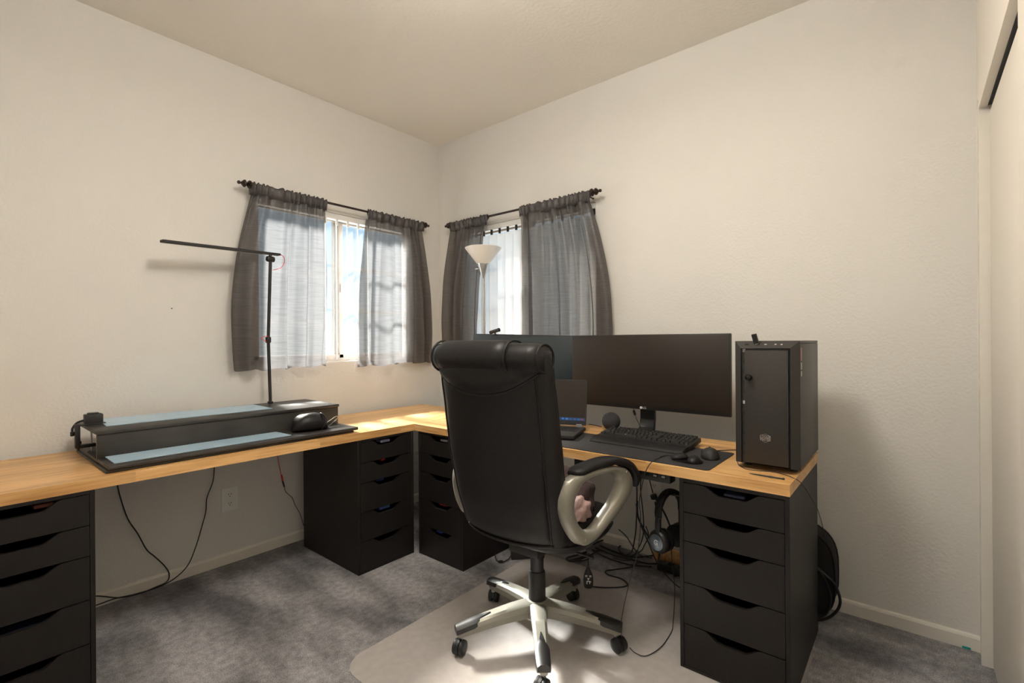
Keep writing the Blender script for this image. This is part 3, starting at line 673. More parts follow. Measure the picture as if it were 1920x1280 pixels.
# ------------------------------------------------------------------ laptop
hr = Vector((-0.425, -1.600, MZ)); ang = math.radians(18)
t = thing('laptop', 'open black laptop between the monitors, behind chair back', 'laptop', hr, ang)   # local: hinge along +y from 0, front towards -x
W, D = 0.36, 0.25
box('base', -D, 0.0, 0, W, 0.004, 0.022, M_BLACKM, t, 0.005)
kb_ = bmesh.new()
for r in range(5):
    for k in range(17): add_box(kb_, -0.135+r*0.0195, -0.135+r*0.0195+0.016, 0.02+k*0.0188, 0.02+k*0.0188+0.0155, 0.0215, 0.0235)
k_ = from_bm('keys', kb_, M_BLACK, t); k_['kind'] = 'stuff'
box('touchpad', -0.232, -0.15, 0.13, 0.23, 0.0215, 0.0224, M_BLACK, t, 0.0003)
tilt = math.radians(12); RM = Matrix.Translation((-0.004, 0, 0.030)) @ Matrix.Rotation(tilt, 4, 'Y')
def lb(nm, x0, x1, y0, y1, z0, z1, mt, bev):
    bm = bmesh.new(); add_box(bm, x0, x1, y0, y1, z0, z1); bevel_all(bm, bev, 1); bmesh.ops.transform(bm, matrix=RM, verts=bm.verts); return from_bm(nm, bm, mt, t, angle=40)
lb('lid', 0, 0.008, 0.0, W, 0, 0.238, M_COLUMN, 0.002); lb('screen', -0.001, 0.001, 0.006, W-0.006, 0.022, 0.233, M_SCREEN, 0.0003)
for y in (0.02, W-0.05): box('hinge', -0.012, 0.006, y, y+0.03, 0.018, 0.036, M_METAL, t, 0.003)
MT_ = RM @ Matrix.Translation((-0.0016, 0, 0))
def dot(nm, y, z, w, h, mt):
    bm = bmesh.new(); add_box(bm, -0.0006, 0.0006, y, y+w, z, z+h); bmesh.ops.transform(bm, matrix=MT_, verts=bm.verts); return from_bm(nm, bm, mt, t)
M_ORG = mat('orange_icon', (0.75, 0.16, 0.03), 0.4, emit=(1, 0.2, 0.03), es=0.25); M_BLU = mat('blue_icon', (0.05, 0.2, 0.6), 0.4, emit=(0.1, 0.4, 1), es=0.25)
dot('taskbar', 0.006, 0.022, W-0.012, 0.016, mat('dark_blue_taskbar', (0.02, 0.04, 0.10), 0.4, emit=(0.05, 0.12, 0.3), es=0.12))
for k in range(6): dot('icon', 0.012+k*0.021, 0.026, 0.013 if k else 0.016, 0.008, M_ORG if k in (0,) else M_BLU)

# ------------------------------------------------------------------ smart speaker ball
b = U(1146, 806, 'z', TZ); bx, by = b.x, b.y
t = thing('ball_speaker', 'dark grey fabric ball smart speaker beside keyboard', 'speaker', (bx, by, TZ))
M_FAB = grainy('charcoal_knit', (0.022, 0.022, 0.026), (0.04, 0.04, 0.045), 0.85, 260, bs=0.3)
R = 0.0475; zc = 0.046
lathe('body', [(math.cos(a)*R, zc+math.sin(a)*R) for a in [math.radians(q) for q in range(-66, 91, 6)]], M_FAB, t, 36, angle=80)
lathe('foot', [(0.022, 0), (0.024, 0.004), (0.022, 0.006)], M_BLACK, t, 24)
lathe('light_ring', [(0.0245, 0.0032), (0.0262, 0.0042), (0.0245, 0.0052)], mat('pink_light_ring', (0.9, 0.4, 0.42), 0.4, emit=(1, 0.35, 0.4), es=0.5), t, 24, cap=False)

# ------------------------------------------------------------------ keyboard and wrist rest
ky0, ky1 = -2.178, -1.738
t = thing('keyboard', 'black mechanical keyboard with red logo key on desk mat', 'keyboard', (-0.475, (ky0+ky1)/2, MZ), -PI/2)  # local x along the keys (+x -> -y), local y towards the wall
kw = ky1-ky0
tiltk = Matrix.Rotation(math.radians(5), 4, 'X')
bm = bmesh.new(); add_box(bm, -kw/2, kw/2, -0.068, 0.072, 0.0, 0.02); bevel_all(bm, 0.003, 2); bmesh.ops.transform(bm, matrix=Matrix.Translation((0, 0, 0.008)) @ tiltk, verts=bm.verts); from_bm('case', bm, M_BLACKM, t, angle=40)
for sx in (-1, 1): box('foot', sx*0.17-0.015, sx*0.17+0.015, 0.045, 0.06, 0, 0.014, M_BLACK, t, 0.002)
key_cache = {}
def keymesh(wu):
    if wu not in key_cache:
        bm = bmesh.new(); w = 0.0185*wu-0.0016; d = 0.0168
        v = add_box(bm, -w/2, w/2, -d/2, d/2, 0, 0.0095)
        for q in bm.verts:
            if q.co.z > 0.005: q.co.x *= (w-0.004)/w; q.co.y = q.co.y*0.74+0.0006
        bevel_all(bm, 0.0009, 1)
        me = bpy.data.meshes.new('keycap'); bm.to_mesh(me); bm.free(); me.materials.append(M_BLACKM); key_cache[wu] = me
    return key_cache[wu]
rows = [[(0, 1)]+[(2+k+(0.5 if k > 3 else 0)+(0.5 if k > 7 else 0), 1) for k in range(12)],
        [(k, 1) for k in range(13)]+[(13, 2)], [(0, 1.5)]+[(1.5+k, 1) for k in range(12)]+[(13.5, 1.5)],
        [(0, 1.75)]+[(1.75+k, 1) for k in range(11)]+[(12.75, 2.25)], [(0, 2.25)]+[(2.25+k, 1) for k in range(10)]+[(12.25, 2.75)],
        [(0, 1.25), (1.25, 1.25), (2.5, 1.25), (3.75, 6.25), (10, 1.25), (11.25, 1.25), (12.5, 1.25), (13.75, 1.25)]]
rows[0] += [(15.25+k, 1) for k in range(3)]; rows[1] += [(15.25+k, 1) for k in range(3)]; rows[2] += [(15.25+k, 1) for k in range(3)]; rows[4] += [(16.25, 1)]; rows[5] += [(15.25+k, 1) for k in range(3)]
for r in (1, 2, 3, 4): rows[r] += [(18.5+k, 1) for k in range(4 if r in (1, 2) else 3)]
rows[0] += [(18.5+k, 1) for k in range(4)]; rows[3] += [(21.5, 1)]; rows[5] += [(18.5, 2), (20.5, 1), (21.5, 1)]
for r, row in enumerate(rows):
    yl = 0.055-r*0.0215-(0.004 if r else 0)
    for x0, wu in row:
        o = bpy.data.objects.new('keycap', keymesh(wu)); COL.objects.link(o); o.parent = t
        o.location = (-kw/2+0.010+(x0+wu/2)*0.0187, yl, 0.029+(yl)*0.0875); o.rotation_euler = (math.radians(5), 0, 0)
bm = bmesh.new(); add_box(bm, -0.006, 0.006, -0.003, 0.003, 0, 0.001); lg = from_bm('logo_mark', bm, M_RED, t); lg.location = (0.06, 0.066, 0.0345); lg.rotation_euler = (math.radians(5), 0, 0)
tube('usb_lead', [(0.10, 0.072, 0.02), (0.10, 0.085, 0.03), (0.11, 0.10, 0.034), (0.14, 0.12, 0.02), (0.15, 0.16, 0.0), (0.15, 0.20, -0.001)], 0.0028, M_RUB, t)
t = thing('wrist_rest', 'long black wedge wrist rest in front of keyboard', 'wrist rest', (-0.583, (ky0+ky1)/2, MZ), -PI/2)
bm = bmesh.new(); prof = [(-0.044, 0.0), (0.036, 0.0), (0.036, 0.021), (0.02, 0.0225), (-0.01, 0.019), (-0.034, 0.011), (-0.044, 0.003)]
add_prism(bm, prof, kw-0.004, lambda y, z, d: (d-kw/2+0.002, y, z+0.0005)); bevel_all(bm, 0.001, 1); from_bm('pad', bm, M_LEATHER, t, angle=30)

# ------------------------------------------------------------------ mouse, palm rest
p = U(1330, 858, 'z', MZ)
def lump(name, rings, mtl, par): bm = bmesh.new(); loft(bm, rings); return from_bm(name, bm, mtl, par, smooth=True)
def pill_rings(L, W, Hh, n=13, m=20, asym=0.0, flat=0.0):
    out = []
    for k in range(n):
        q = -1+2*k/(n-1); s = max(0.02, (1-abs(q)**2.6))**0.5; ring = []
        for j in range(m):
            a = 2*PI*j/m; z = math.sin(a); y = math.cos(a)
            ring.append((q*L/2, y*W/2*s, (max(z, 0))**0.8*Hh*s*(1+asym*q) if z > 0 else 0.0))
        out.append(ring)
    return out
t = thing('mouse', 'black ergonomic mouse on right end of desk mat', 'mouse', (p.x+0.01, p.y, MZ), math.radians(20))
lump('shell', pill_rings(0.118, 0.070, 0.040, asym=-0.25), M_BLACKM, t)
cyl('scroll_wheel', (0.035, -0.004, 0.026), (0.035, 0.004, 0.026), 0.010, M_RUB, t, 14)
box('side_button', -0.015, 0.012, 0.0285, 0.0335, 0.018, 0.024, M_BLACK, t, 0.001)
tube('cord', [(0.056, 0, 0.010), (0.085, -0.01, 0.006), (0.12, -0.04, 0.004), (0.15, -0.09, 0.003), (0.17, -0.13, 0.0015)], 0.0022, M_RUB, t, 6)
p = U(1288, 864, 'z', MZ)
t = thing('palm_rest', 'black two-pad palm support glider in front of mouse', 'palm rest', (p.x, p.y, MZ), math.radians(-12))
bm = bmesh.new(); add_prism(bm, superring(0, 0, 0.038, 0.062, 2.4, 36), 0.006, lambda x, y, h: (x, y, h+0.0004)); bevel_all(bm, 0.001, 1); from_bm('tray', bm, M_GLOSS, t, angle=40)
for s, r_ in ((-1, 0.35), (1, -0.35)):
    o = lump('pad', pill_rings(0.072, 0.046, 0.020), M_LEATHER, t); o.location = (-0.002, s*0.030, 0.006); o.rotation_euler = (0, 0, r_+0.0)

# ------------------------------------------------------------------ computer tower
tx0, tx1, ty0, ty1, tz0, tz1 = -0.655, -0.262, -2.601, -2.389, TZ+0.016, 1.2045
t = thing('computer_tower', 'tall dark grey computer tower at end of oak desk', 'computer', ((tx0+tx1)/2, (ty0+ty1)/2, TZ)); O = Vector(t.location)
def tb(nm, x0, x1, y0, y1, z0, z1, mt, bev=0.002, par=None): return box(nm, x0-O.x, x1-O.x, y0-O.y, y1-O.y, z0-O.z, z1-O.z, mt, par or t, bev)
tb('body', tx0+0.004, tx1, ty0+0.003, ty1-0.003, tz0, tz1-0.010, M_TOWER)
tb('top_panel', tx0+0.004, tx1, ty0, ty1, tz1-0.010, tz1, M_TOWER)
sp_ = tb('side_panel', tx0+0.006, tx1, ty0, ty0+0.003, tz0+0.004, tz1-0.012, M_TOWERS, 0.0008)
tb('side_panel', tx0+0.006, tx1, ty1-0.003, ty1, tz0+0.004, tz1-0.012, M_TOWERS, 0.0008)
M_SIL = mat('sticker_silver', (0.55, 0.52, 0.48), 0.4); M_STP = mat('sticker_pink', (0.55, 0.25, 0.22), 0.5)
for (z0, z1, mt_) in ((1.135, 1.180, M_STP), (1.104, 1.128, M_SIL), (1.080, 1.098, M_SIL)): tb('sticker', tx0+0.012, tx0+0.026, ty0-0.0006, ty0+0.0004, z0, z1, mt_, 0.0001, None)
# bevelled front bezel: outer outline at tx0, inner outline pushed forward and recessed door
def ring_pts(x, y0, y1, z0, z1): return [Vector((x, y0, z0))-O, Vector((x, y1, z0))-O, Vector((x, y1, z1))-O, Vector((x, y0, z1))-O]
bm = bmesh.new(); fx = tx0-0.028
R = [ring_pts(tx0+0.006, ty0, ty1, tz0, tz1), ring_pts(tx0, ty0, ty1, tz0, tz1), ring_pts(fx, ty0+0.026, ty1-0.026, tz0+0.006, tz1-0.026), ring_pts(fx+0.010, ty0+0.028, ty1-0.028, tz0+0.008, tz1-0.028)]
loft(bm, R, cap=True); from_bm('front_bezel', bm, M_TOWER, t)
dr = tb('front_door', fx-0.004, fx+0.012, ty0+0.036, ty1-0.040, tz0+0.010, tz1-0.034, M_TOWER, 0.0015)
tb('door_edge_strip', fx-0.0046, fx+0.012, ty0+0.032, ty0+0.036, tz0+0.010, tz1-0.034, M_COLUMN, 0.0006)
for k in range(11):
    z = tz0+0.03+k*0.038; tb('vent_rib', fx+0.0095, fx+0.013, ty1-0.040, ty1-0.030, z, z+0.012, M_LED if k in (5, 10) else M_BLACK, 0.0004)
    tb('vent_rib', fx+0.0095, fx+0.013, ty0+0.0285, ty0+0.032, z, z+0.012, M_BLACK, 0.0004)
# ports on the sloped upper bezel
nrm = Vector((-0.026, 0, 0.028)).normalized(); upv = Vector((0.028, 0, 0.026)).normalized()
def port(nm, f, w, h, mt):
    c_ = Vector((tx0-0.014, ty1-0.026-f*(ty1-ty0-0.052), tz1-0.013))-O
    MTp = Matrix(((0, upv.x, nrm.x, c_.x), (-1, upv.y, nrm.y, c_.y), (0, upv.z, nrm.z, c_.z), (0, 0, 0, 1)))
    bm = bmesh.new(); add_box(bm, -w/2, w/2, -h/2, h/2, -0.001, 0.001); bmesh.ops.transform(bm, matrix=MTp, verts=bm.verts); return from_bm(nm, bm, mt, t)
port('usb_port', 0.11, 0.014, 0.006, M_DARK); port('power_button', 0.50, 0.008, 0.004, M_LED); port('audio_port', 0.70, 0.006, 0.005, M_LED); port('audio_port', 0.82, 0.006, 0.005, M_LED)
for yy in (ty0+0.03, ty1-0.03):
    for xx_ in (tx0+0.05, tx1-0.05): lathe('foot', [(0.014, 0.0), (0.015, 0.0165)], M_WHITE if xx_ > -0.4 else M_RUB, t, 14, (xx_-O.x, yy-O.y, 0))
# round emblem with the maker's lettering
ly = (ty0+ty1)/2-0.012; lz = U(1435, 821, 'x', fx-0.004).z; ly = U(1435, 821, 'x', fx-0.004).y
T4 = lambda dy, dz: Matrix.Translation((fx-0.0046-O.x, ly+dy-O.y, lz+dz-O.z)) @ Matrix(((0, 0, -1, 0), (-1, 0, 0, 0), (0, 1, 0, 0), (0, 0, 0, 1)))
M_LOGO = mat('silver_print', (0.42, 0.39, 0.36), 0.4)
text('lettering', 'COOLER', 0.0118, M_LOGO, T4(0, 0.0047) @ Matrix.Scale(0.72, 4, (1, 0, 0)) @ Matrix.Scale(1.2, 4, (0, 1, 0)), t)
text('lettering', 'MASTER', 0.0118, M_LOGO, T4(0, -0.0053) @ Matrix.Scale(0.72, 4, (1, 0, 0)) @ Matrix.Scale(1.2, 4, (0, 1, 0)), t)
bm = bmesh.new()
hexo = [(0.0195*math.cos(math.radians(60*k+90)), 0.0155*math.sin(math.radians(60*k+90))) for k in range(6)]; hexi = [(x*0.955, y*0.955) for x, y in hexo]
for k in range(6):
    q = [hexo[k], hexo[(k+1) % 6], hexi[(k+1) % 6], hexi[k]]; add_prism(bm, q, 0.0005, lambda x, y, h: (x, y, h))
bmesh.ops.transform(bm, matrix=T4(0, 0), verts=bm.verts); from_bm('emblem_outline', bm, M_LOGO, t)
# ball hook stuck on the front door, USB stick in the port
p = U(1405, 707, 'x', fx-0.004); tag(lathe('ball_hook', [(0.010, 0), (0.010, 0.002), (0.004, 0.003), (0.004, 0.006), (0.009, 0.010), (0.0115, 0.016), (0.009, 0.022), (0.002, 0.025)], M_GLOSS, None, 20, p, (-1, 0, 0)), 'small glossy black ball hook on tower front', 'hook')
c_ = Vector((tx0-0.014, U(1419, 645, 'x', tx0-0.014).y, tz1-0.013)); d_ = Vector((-0.012, 0.010, 0.05)).normalized()
t = thing('usb_stick', 'black USB stick plugged into top of computer tower', 'usb stick', c_)
X = d_; Y = Vector((0, 1, 0)).cross(X).normalized(); Y2 = X.cross(Y)
MTu = Matrix(((Y2.x, Y.x, X.x, 0), (Y2.y, Y.y, X.y, 0), (Y2.z, Y.z, X.z, 0), (0, 0, 0, 1)))
for nm, w, h, z0, z1, mt_ in (('plug', 0.006, 0.003, 0.0, 0.006, M_METAL), ('body', 0.0085, 0.005, 0.004, 0.040, M_BLACK)):
    bm = bmesh.new(); add_box(bm, -w, w, -h, h, z0, z1); bevel_all(bm, 0.001, 1); bmesh.ops.transform(bm, matrix=MTu, verts=bm.verts); from_bm(nm, bm, mt_, t, angle=40)
# stylus on the desk
a_, b_ = U(1405, 887, 'z', TZ+0.003), U(1471, 898, 'z', TZ+0.003)
t = thing('stylus_brush', 'slim black brush lying at desk edge before tower', 'brush', a_); dd = b_-a_
lathe('handle', [(0.001, 0), (0.0022, dd.length*0.2), (0.0028, dd.length*0.55), (0.0038, dd.length*0.62), (0.0028, dd.length*0.72), (0.0025, dd.length*0.93), (0.0045, dd.length*0.96), (0.003, dd.length)], M_BLACK, t, 12, (0, 0, 0), dd)
# thin lead running past the tower and over the desk end
zz = TZ+0.0022
pts = [U(*q, 'z', zz) for q in ((1382, 862), (1386, 872), (1400, 879), (1420, 882), (1446, 884), (1470, 889), (1488, 896))]
pts += [U(1503, 906, 'y', -2.602), U(1520, 932, 'y', -2.602), U(1533, 955, 'y', -2.606), U(1542, 985, 'y', -2.612), U(1547, 1015, 'y', -2.612), U(1549, 1045, 'y', -2.612)]
t = thing('thin_lead', 'thin black lead draped over desk end past tower', 'cable', pts[-1]); O = Vector(t.location)
tube('wire', [q-O for q in pts], 0.0013, M_RUB, t, 6); cyl('jack_sleeve', (0, 0, -0.002), (0.004, 0, -0.03), 0.0035, M_COLUMN, t, 10); cyl('jack_tip', (0.004, 0, -0.03), (0.0055, 0, -0.042), 0.0016, mat('brass', (0.7, 0.45, 0.15), 0.3, metal=1), t, 8)
# monitor lead with a ferrite behind the keyboard
t = thing('ferrite_lead', 'short cable with ferrite hanging beneath wide monitor', 'cable', U(1203, 800, 'x', -0.27)); O = Vector(t.location)
mp_ = lambda px, py: U(px, py, 'x', -0.27)-O
tube('wire', [mp_(*q) for q in ((1187, 755), (1188, 768), (1190, 775), (1194, 786), (1199, 796), (1204, 806))], 0.0016, M_RUB, t, 6); cyl('ferrite', mp_(1188, 769), mp_(1191, 778), 0.006, M_BLACK, t, 12)
# small black puck and wire by the speaker
pp = [U(*q, 'z', TZ+0.003) for q in ((1104, 795), (1112, 796), (1120, 798), (1128, 800))]
px_cable('speaker_lead', 'thin dark wire on oak between laptop and ball speaker', pp, 0.002)
# ------------------------------------------------------------------ chair mat
bm = bmesh.new(); yA, yB, xA, xB = -2.604, -1.245, -1.615, -0.36; rr = 0.10; pts = []
for cx_, cy_, a0 in ((xB-rr, yB-rr, 0), (xA+rr, yB-rr, 90), (xA+rr, yA+rr, 180), (xB-rr, yA+rr, 270)):
    for k in range(9): a = math.radians(a0+11.25*k); pts.append((cx_+rr*math.cos(a), cy_+rr*math.sin(a)))
add_prism(bm, pts, 0.0028, lambda x, y, h: (x, y, h+0.0004))
M_CMAT = grainy('clear_vinyl_mat', (0.70, 0.65, 0.62), (0.78, 0.73, 0.70), 0.30, 30)
bsdf(M_CMAT).inputs['Alpha'].default_value = 0.48
cm = from_bm('chair_mat', bm, M_CMAT, None, angle=40); tag(cm, 'translucent beige plastic chair mat on the grey carpet', 'chair mat')
FZ = 0.0034

# ------------------------------------------------------------------ office chair (local: forward +x, left +y)
CH = Vector((-1.005, -1.715, FZ)); CR = math.radians(3)
t = thing('office_chair', 'black leather high-back office chair with champagne arms on mat', 'chair', CH, CR)
inv = Matrix.Rotation(-CR, 3, 'Z')
def lerpc(z, tab):
    for (z0, v0), (z1, v1) in zip(tab, tab[1:]):
        if z <= z1:
            q = max(0, (z-z0)/(z1-z0)); q = q*q*(3-2*q)*0.35+q*0.65; return v0+(v1-v0)*q
    return tab[-1][1]
XC = [(0.44, -0.165), (0.52, -0.195), (0.66, -0.232), (0.80, -0.262), (0.95, -0.288), (1.08, -0.312), (1.20, -0.325)]
HY = [(0.44, 0.222), (0.60, 0.240), (0.80, 0.250), (1.00, 0.250), (1.20, 0.247)]
HX = [(0.44, 0.055), (0.60, 0.062), (0.80, 0.060), (1.0, 0.052), (1.2, 0.045)]
PB = 3.2
def wrap(yn): return 0.040*yn*yn
def rear(y, z, off=0.0):
    hy, hx = lerpc(z, HY), lerpc(z, HX); yn = max(-1, min(1, y/hy))
    return lerpc(z, XC)+wrap(yn)-hx*(max(0, 1-abs(yn)**PB))**(1/PB)-off
bm = bmesh.new(); rings = []
zs = [0.462, 0.464, 0.472, 0.49]+[0.52+0.03*k for k in range(22)]+[1.168, 1.178, 1.184]
for i, z in enumerate(zs):
    sc = {0: 0.80, 1: 0.90, 2: 0.965, 3: 1.0}.get(i, 1.0)
    if i == len(zs)-1: sc = 0.78
    if i == len(zs)-2: sc = 0.92
    hy, hx, xc = lerpc(z, HY)*(0.5+0.5*sc), lerpc(z, HX)*sc, lerpc(z, XC); ring = []
    for x, y in superring(0, 0, hx, hy, PB, 44): ring.append((xc+x+wrap(y/hy), y, z))
    rings.append(ring)
loft(bm, rings); from_bm('backrest', bm, M_LEATHER, t, smooth=True)
# raised rear panel with piped edge
bm = bmesh.new(); g = []; NZ, NY = 30, 26
for j in range(NZ+1):
    z = 0.492+(1.150-0.492)*j/NZ; row = []
    for i in range(NY+1):
        s = -1+2*i/NY; y = s*lerpc(z, HY)*0.855
        edge = min(1, (1-abs(s))*7, j/2.0+0.15); row.append(bm.verts.new((rear(y, z, 0.001+0.007*max(0.0, edge)**0.5), y, z)))
    g.append(row)
for j in range(NZ):
    for i in range(NY): bm.faces.new((g[j][i], g[j][i+1], g[j+1][i+1], g[j+1][i]))
ex = bmesh.ops.extrude_face_region(bm, geom=list(bm.faces)); bmesh.ops.translate(bm, vec=(0.02, 0, 0), verts=[v for v in ex['geom'] if isinstance(v, bmesh.types.BMVert)])
from_bm('rear_panel', bm, M_LEATHER, t, angle=50)
for s in (-1, 1):
    pts = []
    for k in range(22):
        z = 0.49+(1.13-0.49)*k/21; y = s*lerpc(z, HY)*0.868; pts.append((rear(y, z, 0.002), y, z))
    tube('piping', pts, 0.0042, M_LEATHER, t, 8, 2)
pts = [(rear(y, 0.482, -0.002), y, 0.482-0.012*math.cos(y*7)) for y in [(-0.2+0.02*k) for k in range(21)]]
tube('piping', pts, 0.0055, M_LEATHER, t, 8, 2)
for s in (-1, 1):     # front edge seam along the side of the back
    pts = [(lerpc(z, XC)+wrap(1)*0.9+0.022, s*(lerpc(z, HY)-0.004), z) for z in [0.56+0.028*k for k in range(21)]]
    tube('side_seam', pts, 0.004, M_LEATHER, t, 8, 2)
# headrest roll over the top
def roll(nm, y0, y1, r, cx, cz, mt, puff=0.0, n=15, tap=0.35):
    bm = bmesh.new(); rings = []
    for k in range(n):
        q = k/(n-1); y = y0+(y1-y0)*q; e = abs(2*q-1); s = (1-max(0, (e-0.86)/0.14)**2*tap); ring = []
        for j in range(28):
            a = 2*PI*j/28; rr = r*s*(1+puff*(1-e*e))
            ring.append((cx+wrap(y/0.25)*0.8+rr*1.12*math.cos(a), y, cz+rr*math.sin(a)))
        rings.append(ring)
    loft(bm, rings); return from_bm(nm, bm, mt, t, smooth=True)
roll('headrest', -0.240, 0.240, 0.052, -0.330, 1.148, M_LEATHER2, tap=0.10)
roll('headrest_pad', -0.130, 0.212, 0.0575, -0.334, 1.152, M_LEATHER2, 0.03)
for y in (-0.134, 0.216):
    pts = [(-0.333+wrap(y/0.25)*0.8+0.058*1.13*math.cos(a), y, 1.151+0.058*math.sin(a)) for a in [2*PI*k/24 for k in range(24)]]
    tube('piping', pts, 0.004, M_LEATHER, t, 8, 1, True)
for s in (-1, 1):
    pts = [(-0.330+wrap(1)*0.8+0.0475*1.12*math.cos(a), s*0.239, 1.148+0.0475*math.sin(a)) for a in [2*PI*k/24 for k in range(24)]]
    tube('piping', pts, 0.0042, M_LEATHER, t, 8, 1, True)
# flap under the roll with a curved lower seam
bm = bmesh.new(); g = []
zl = lambda y: 1.022+0.085*min(1, abs(y+0.0)/0.236)**2.3
for j in range(13):
    q = j/12; row = []
    for i in range(31):
        y = -0.236+0.472*i/30; z1 = 1.128; z0 = zl(y); z = z0+(z1-z0)*q
        e = min(1.0, min(q*3+0.1, (0.236-abs(y))*30+0.05)); row.append(bm.verts.new((rear(y, z, 0.004+0.017*math.sqrt(max(e, 0))), y, z)))
    g.append(row)
for j in range(12):
    for i in range(30): bm.faces.new((g[j][i], g[j][i+1], g[j+1][i+1], g[j+1][i]))
ex = bmesh.ops.extrude_face_region(bm, geom=list(bm.faces)); bmesh.ops.translate(bm, vec=(0.025, 0, 0), verts=[v for v in ex['geom'] if isinstance(v, bmesh.types.BMVert)])
from_bm('headrest_flap', bm, M_LEATHER2, t, angle=60)
tube('piping', [(rear(y, zl(y), 0.007), y, zl(y)-0.003) for y in [-0.23+0.023*k for k in range(21)]], 0.0045, M_LEATHER, t, 8, 2)
# seat
bm = bmesh.new(); rings = []
for z, s in ((0.418, 0.90), (0.424, 0.96), (0.44, 1.0), (0.465, 1.0), (0.49, 0.985), (0.508, 0.95), (0.516, 0.88), (0.519, 0.7), (0.520, 0.4), (0.520, 0.05)):
    rings.append([(0.068+x, y, z-0.02*max(0, (x-0.12))/0.13+0.012*abs(y/0.25)**2*(1 if z > 0.5 else 0)) for x, y in superring(0, 0, 0.228*s, 0.250*s, 3.4, 44)])
loft(bm, rings); from_bm('seat', bm, M_LEATHER, t, smooth=True)
tube('piping', [(0.068+x, y, 0.452-0.02*max(0, (x-0.12))/0.13) for x, y in superring(0, 0, 0.230, 0.252, 3.4, 44)], 0.004, M_LEATHER, t, 8, 1, True)
box('mechanism', -0.10, 0.10, -0.07, 0.07, 0.365, 0.42, M_BLACK, t, 0.006)
tube('lift_lever', [(0.03, -0.06, 0.372), (0.04, -0.18, 0.368), (0.045, -0.235, 0.362)], 0.005, M_BLACK, t)
# arms: champagne loops, traced on slightly flared vertical planes
def arm_pt(px, py, slope=0.29, y0=0.272):
    d = inv @ (_f + _r*((px-960)/FPX) + _u*((640-py)/FPX)); o = inv @ (Vector((CX, CY, CZ))-CH)
    n = Vector((slope, 1, 0)); c = -(y0+0.2*slope)                       # y + slope*x = c
    q = (c-o.dot(n))/d.dot(n); p = o+d*q; return p
outer = [arm_pt(*q) for q in ((1085, 893), (1068, 912), (1060, 941), (1066, 978), (1080, 1008), (1098, 1024), (1120, 1012), (1143, 985), (1172, 948), (1189, 915), (1184, 885), (1160, 874), (1125, 879))]
inner = [arm_pt(*q) for q in ((1098, 905), (1084, 930), (1080, 953), (1085, 978), (1096, 993), (1107, 997), (1122, 990), (1138, 968), (1158, 936), (1168, 907), (1162, 890), (1146, 886), (1122, 892))]
padc = [arm_pt(*q, 0.29, 0.262) for q in ((1081, 892), (1105, 880), (1135, 869), (1160, 866), (1180, 873), (1191, 890), (1195, 912))]
for s in (1, -1):
    flip = Vector((1, s, 1)); mir = lambda p: Vector((p.x, p.y*s, p.z))
    bm = bmesh.new(); so, si = spline(outer, 5, True), spline(inner, 5, True); rings = []
    for a, b in zip(so, si):
        sec = []
        for f, dy in ((0.15, 0), (0.5, -0.004), (0.85, 0), (1, 0.008), (1, 0.036), (0.85, 0.044), (0.15, 0.044), (0, 0.036), (0, 0.008)):
            p = a.lerp(b, f); sec.append(mir(Vector((p.x, p.y+dy, p.z))))
        rings.append(sec)
    R_ = [[bm.verts.new(p) for p in r] for r in rings]; n = len(R_)
    for i in range(n):
        a, b = R_[i], R_[(i+1) % n]
        for k in range(9): bm.faces.new((a[k], a[(k+1) % 9], b[(k+1) % 9], b[k]))
    arm = from_bm('arm_frame', bm, M_SILVER, t, angle=45)
    for q in ((1072, 970), (1098, 1012), (1175, 885)):
        p = arm_pt(*q); o_ = mir(p); lathe('screw_cap', [(0.0065, 0), (0.0065, 0.003), (0.004, 0.0045)], M_SILVER, arm, 12, o_, (0, -s, 0))
    bm = bmesh.new(); pc_ = spline(padc, 5); rings = []
    for i, p in enumerate(pc_):
        d = (pc_[min(i+1, len(pc_)-1)]-pc_[max(i-1, 0)]).normalized(); nn = Vector((-d.z, 0, d.x)); 
        if nn.z < 0 and abs(nn.z) > 0.3: nn = -nn
        q = i/(len(pc_)-1); sc = min(1, 0.55+q*6, 0.55+(1-q)*4)
        rings.append([mir(p+Vector((0, 0.018+yy, 0))+nn*(xx+0.004)) for xx, yy in superring(0, 0, 0.0165*sc, 0.034*sc, 2.8, 20)])
    loft(bm, rings); pad = from_bm('arm_pad', bm, M_LEATHER, t, smooth=True)
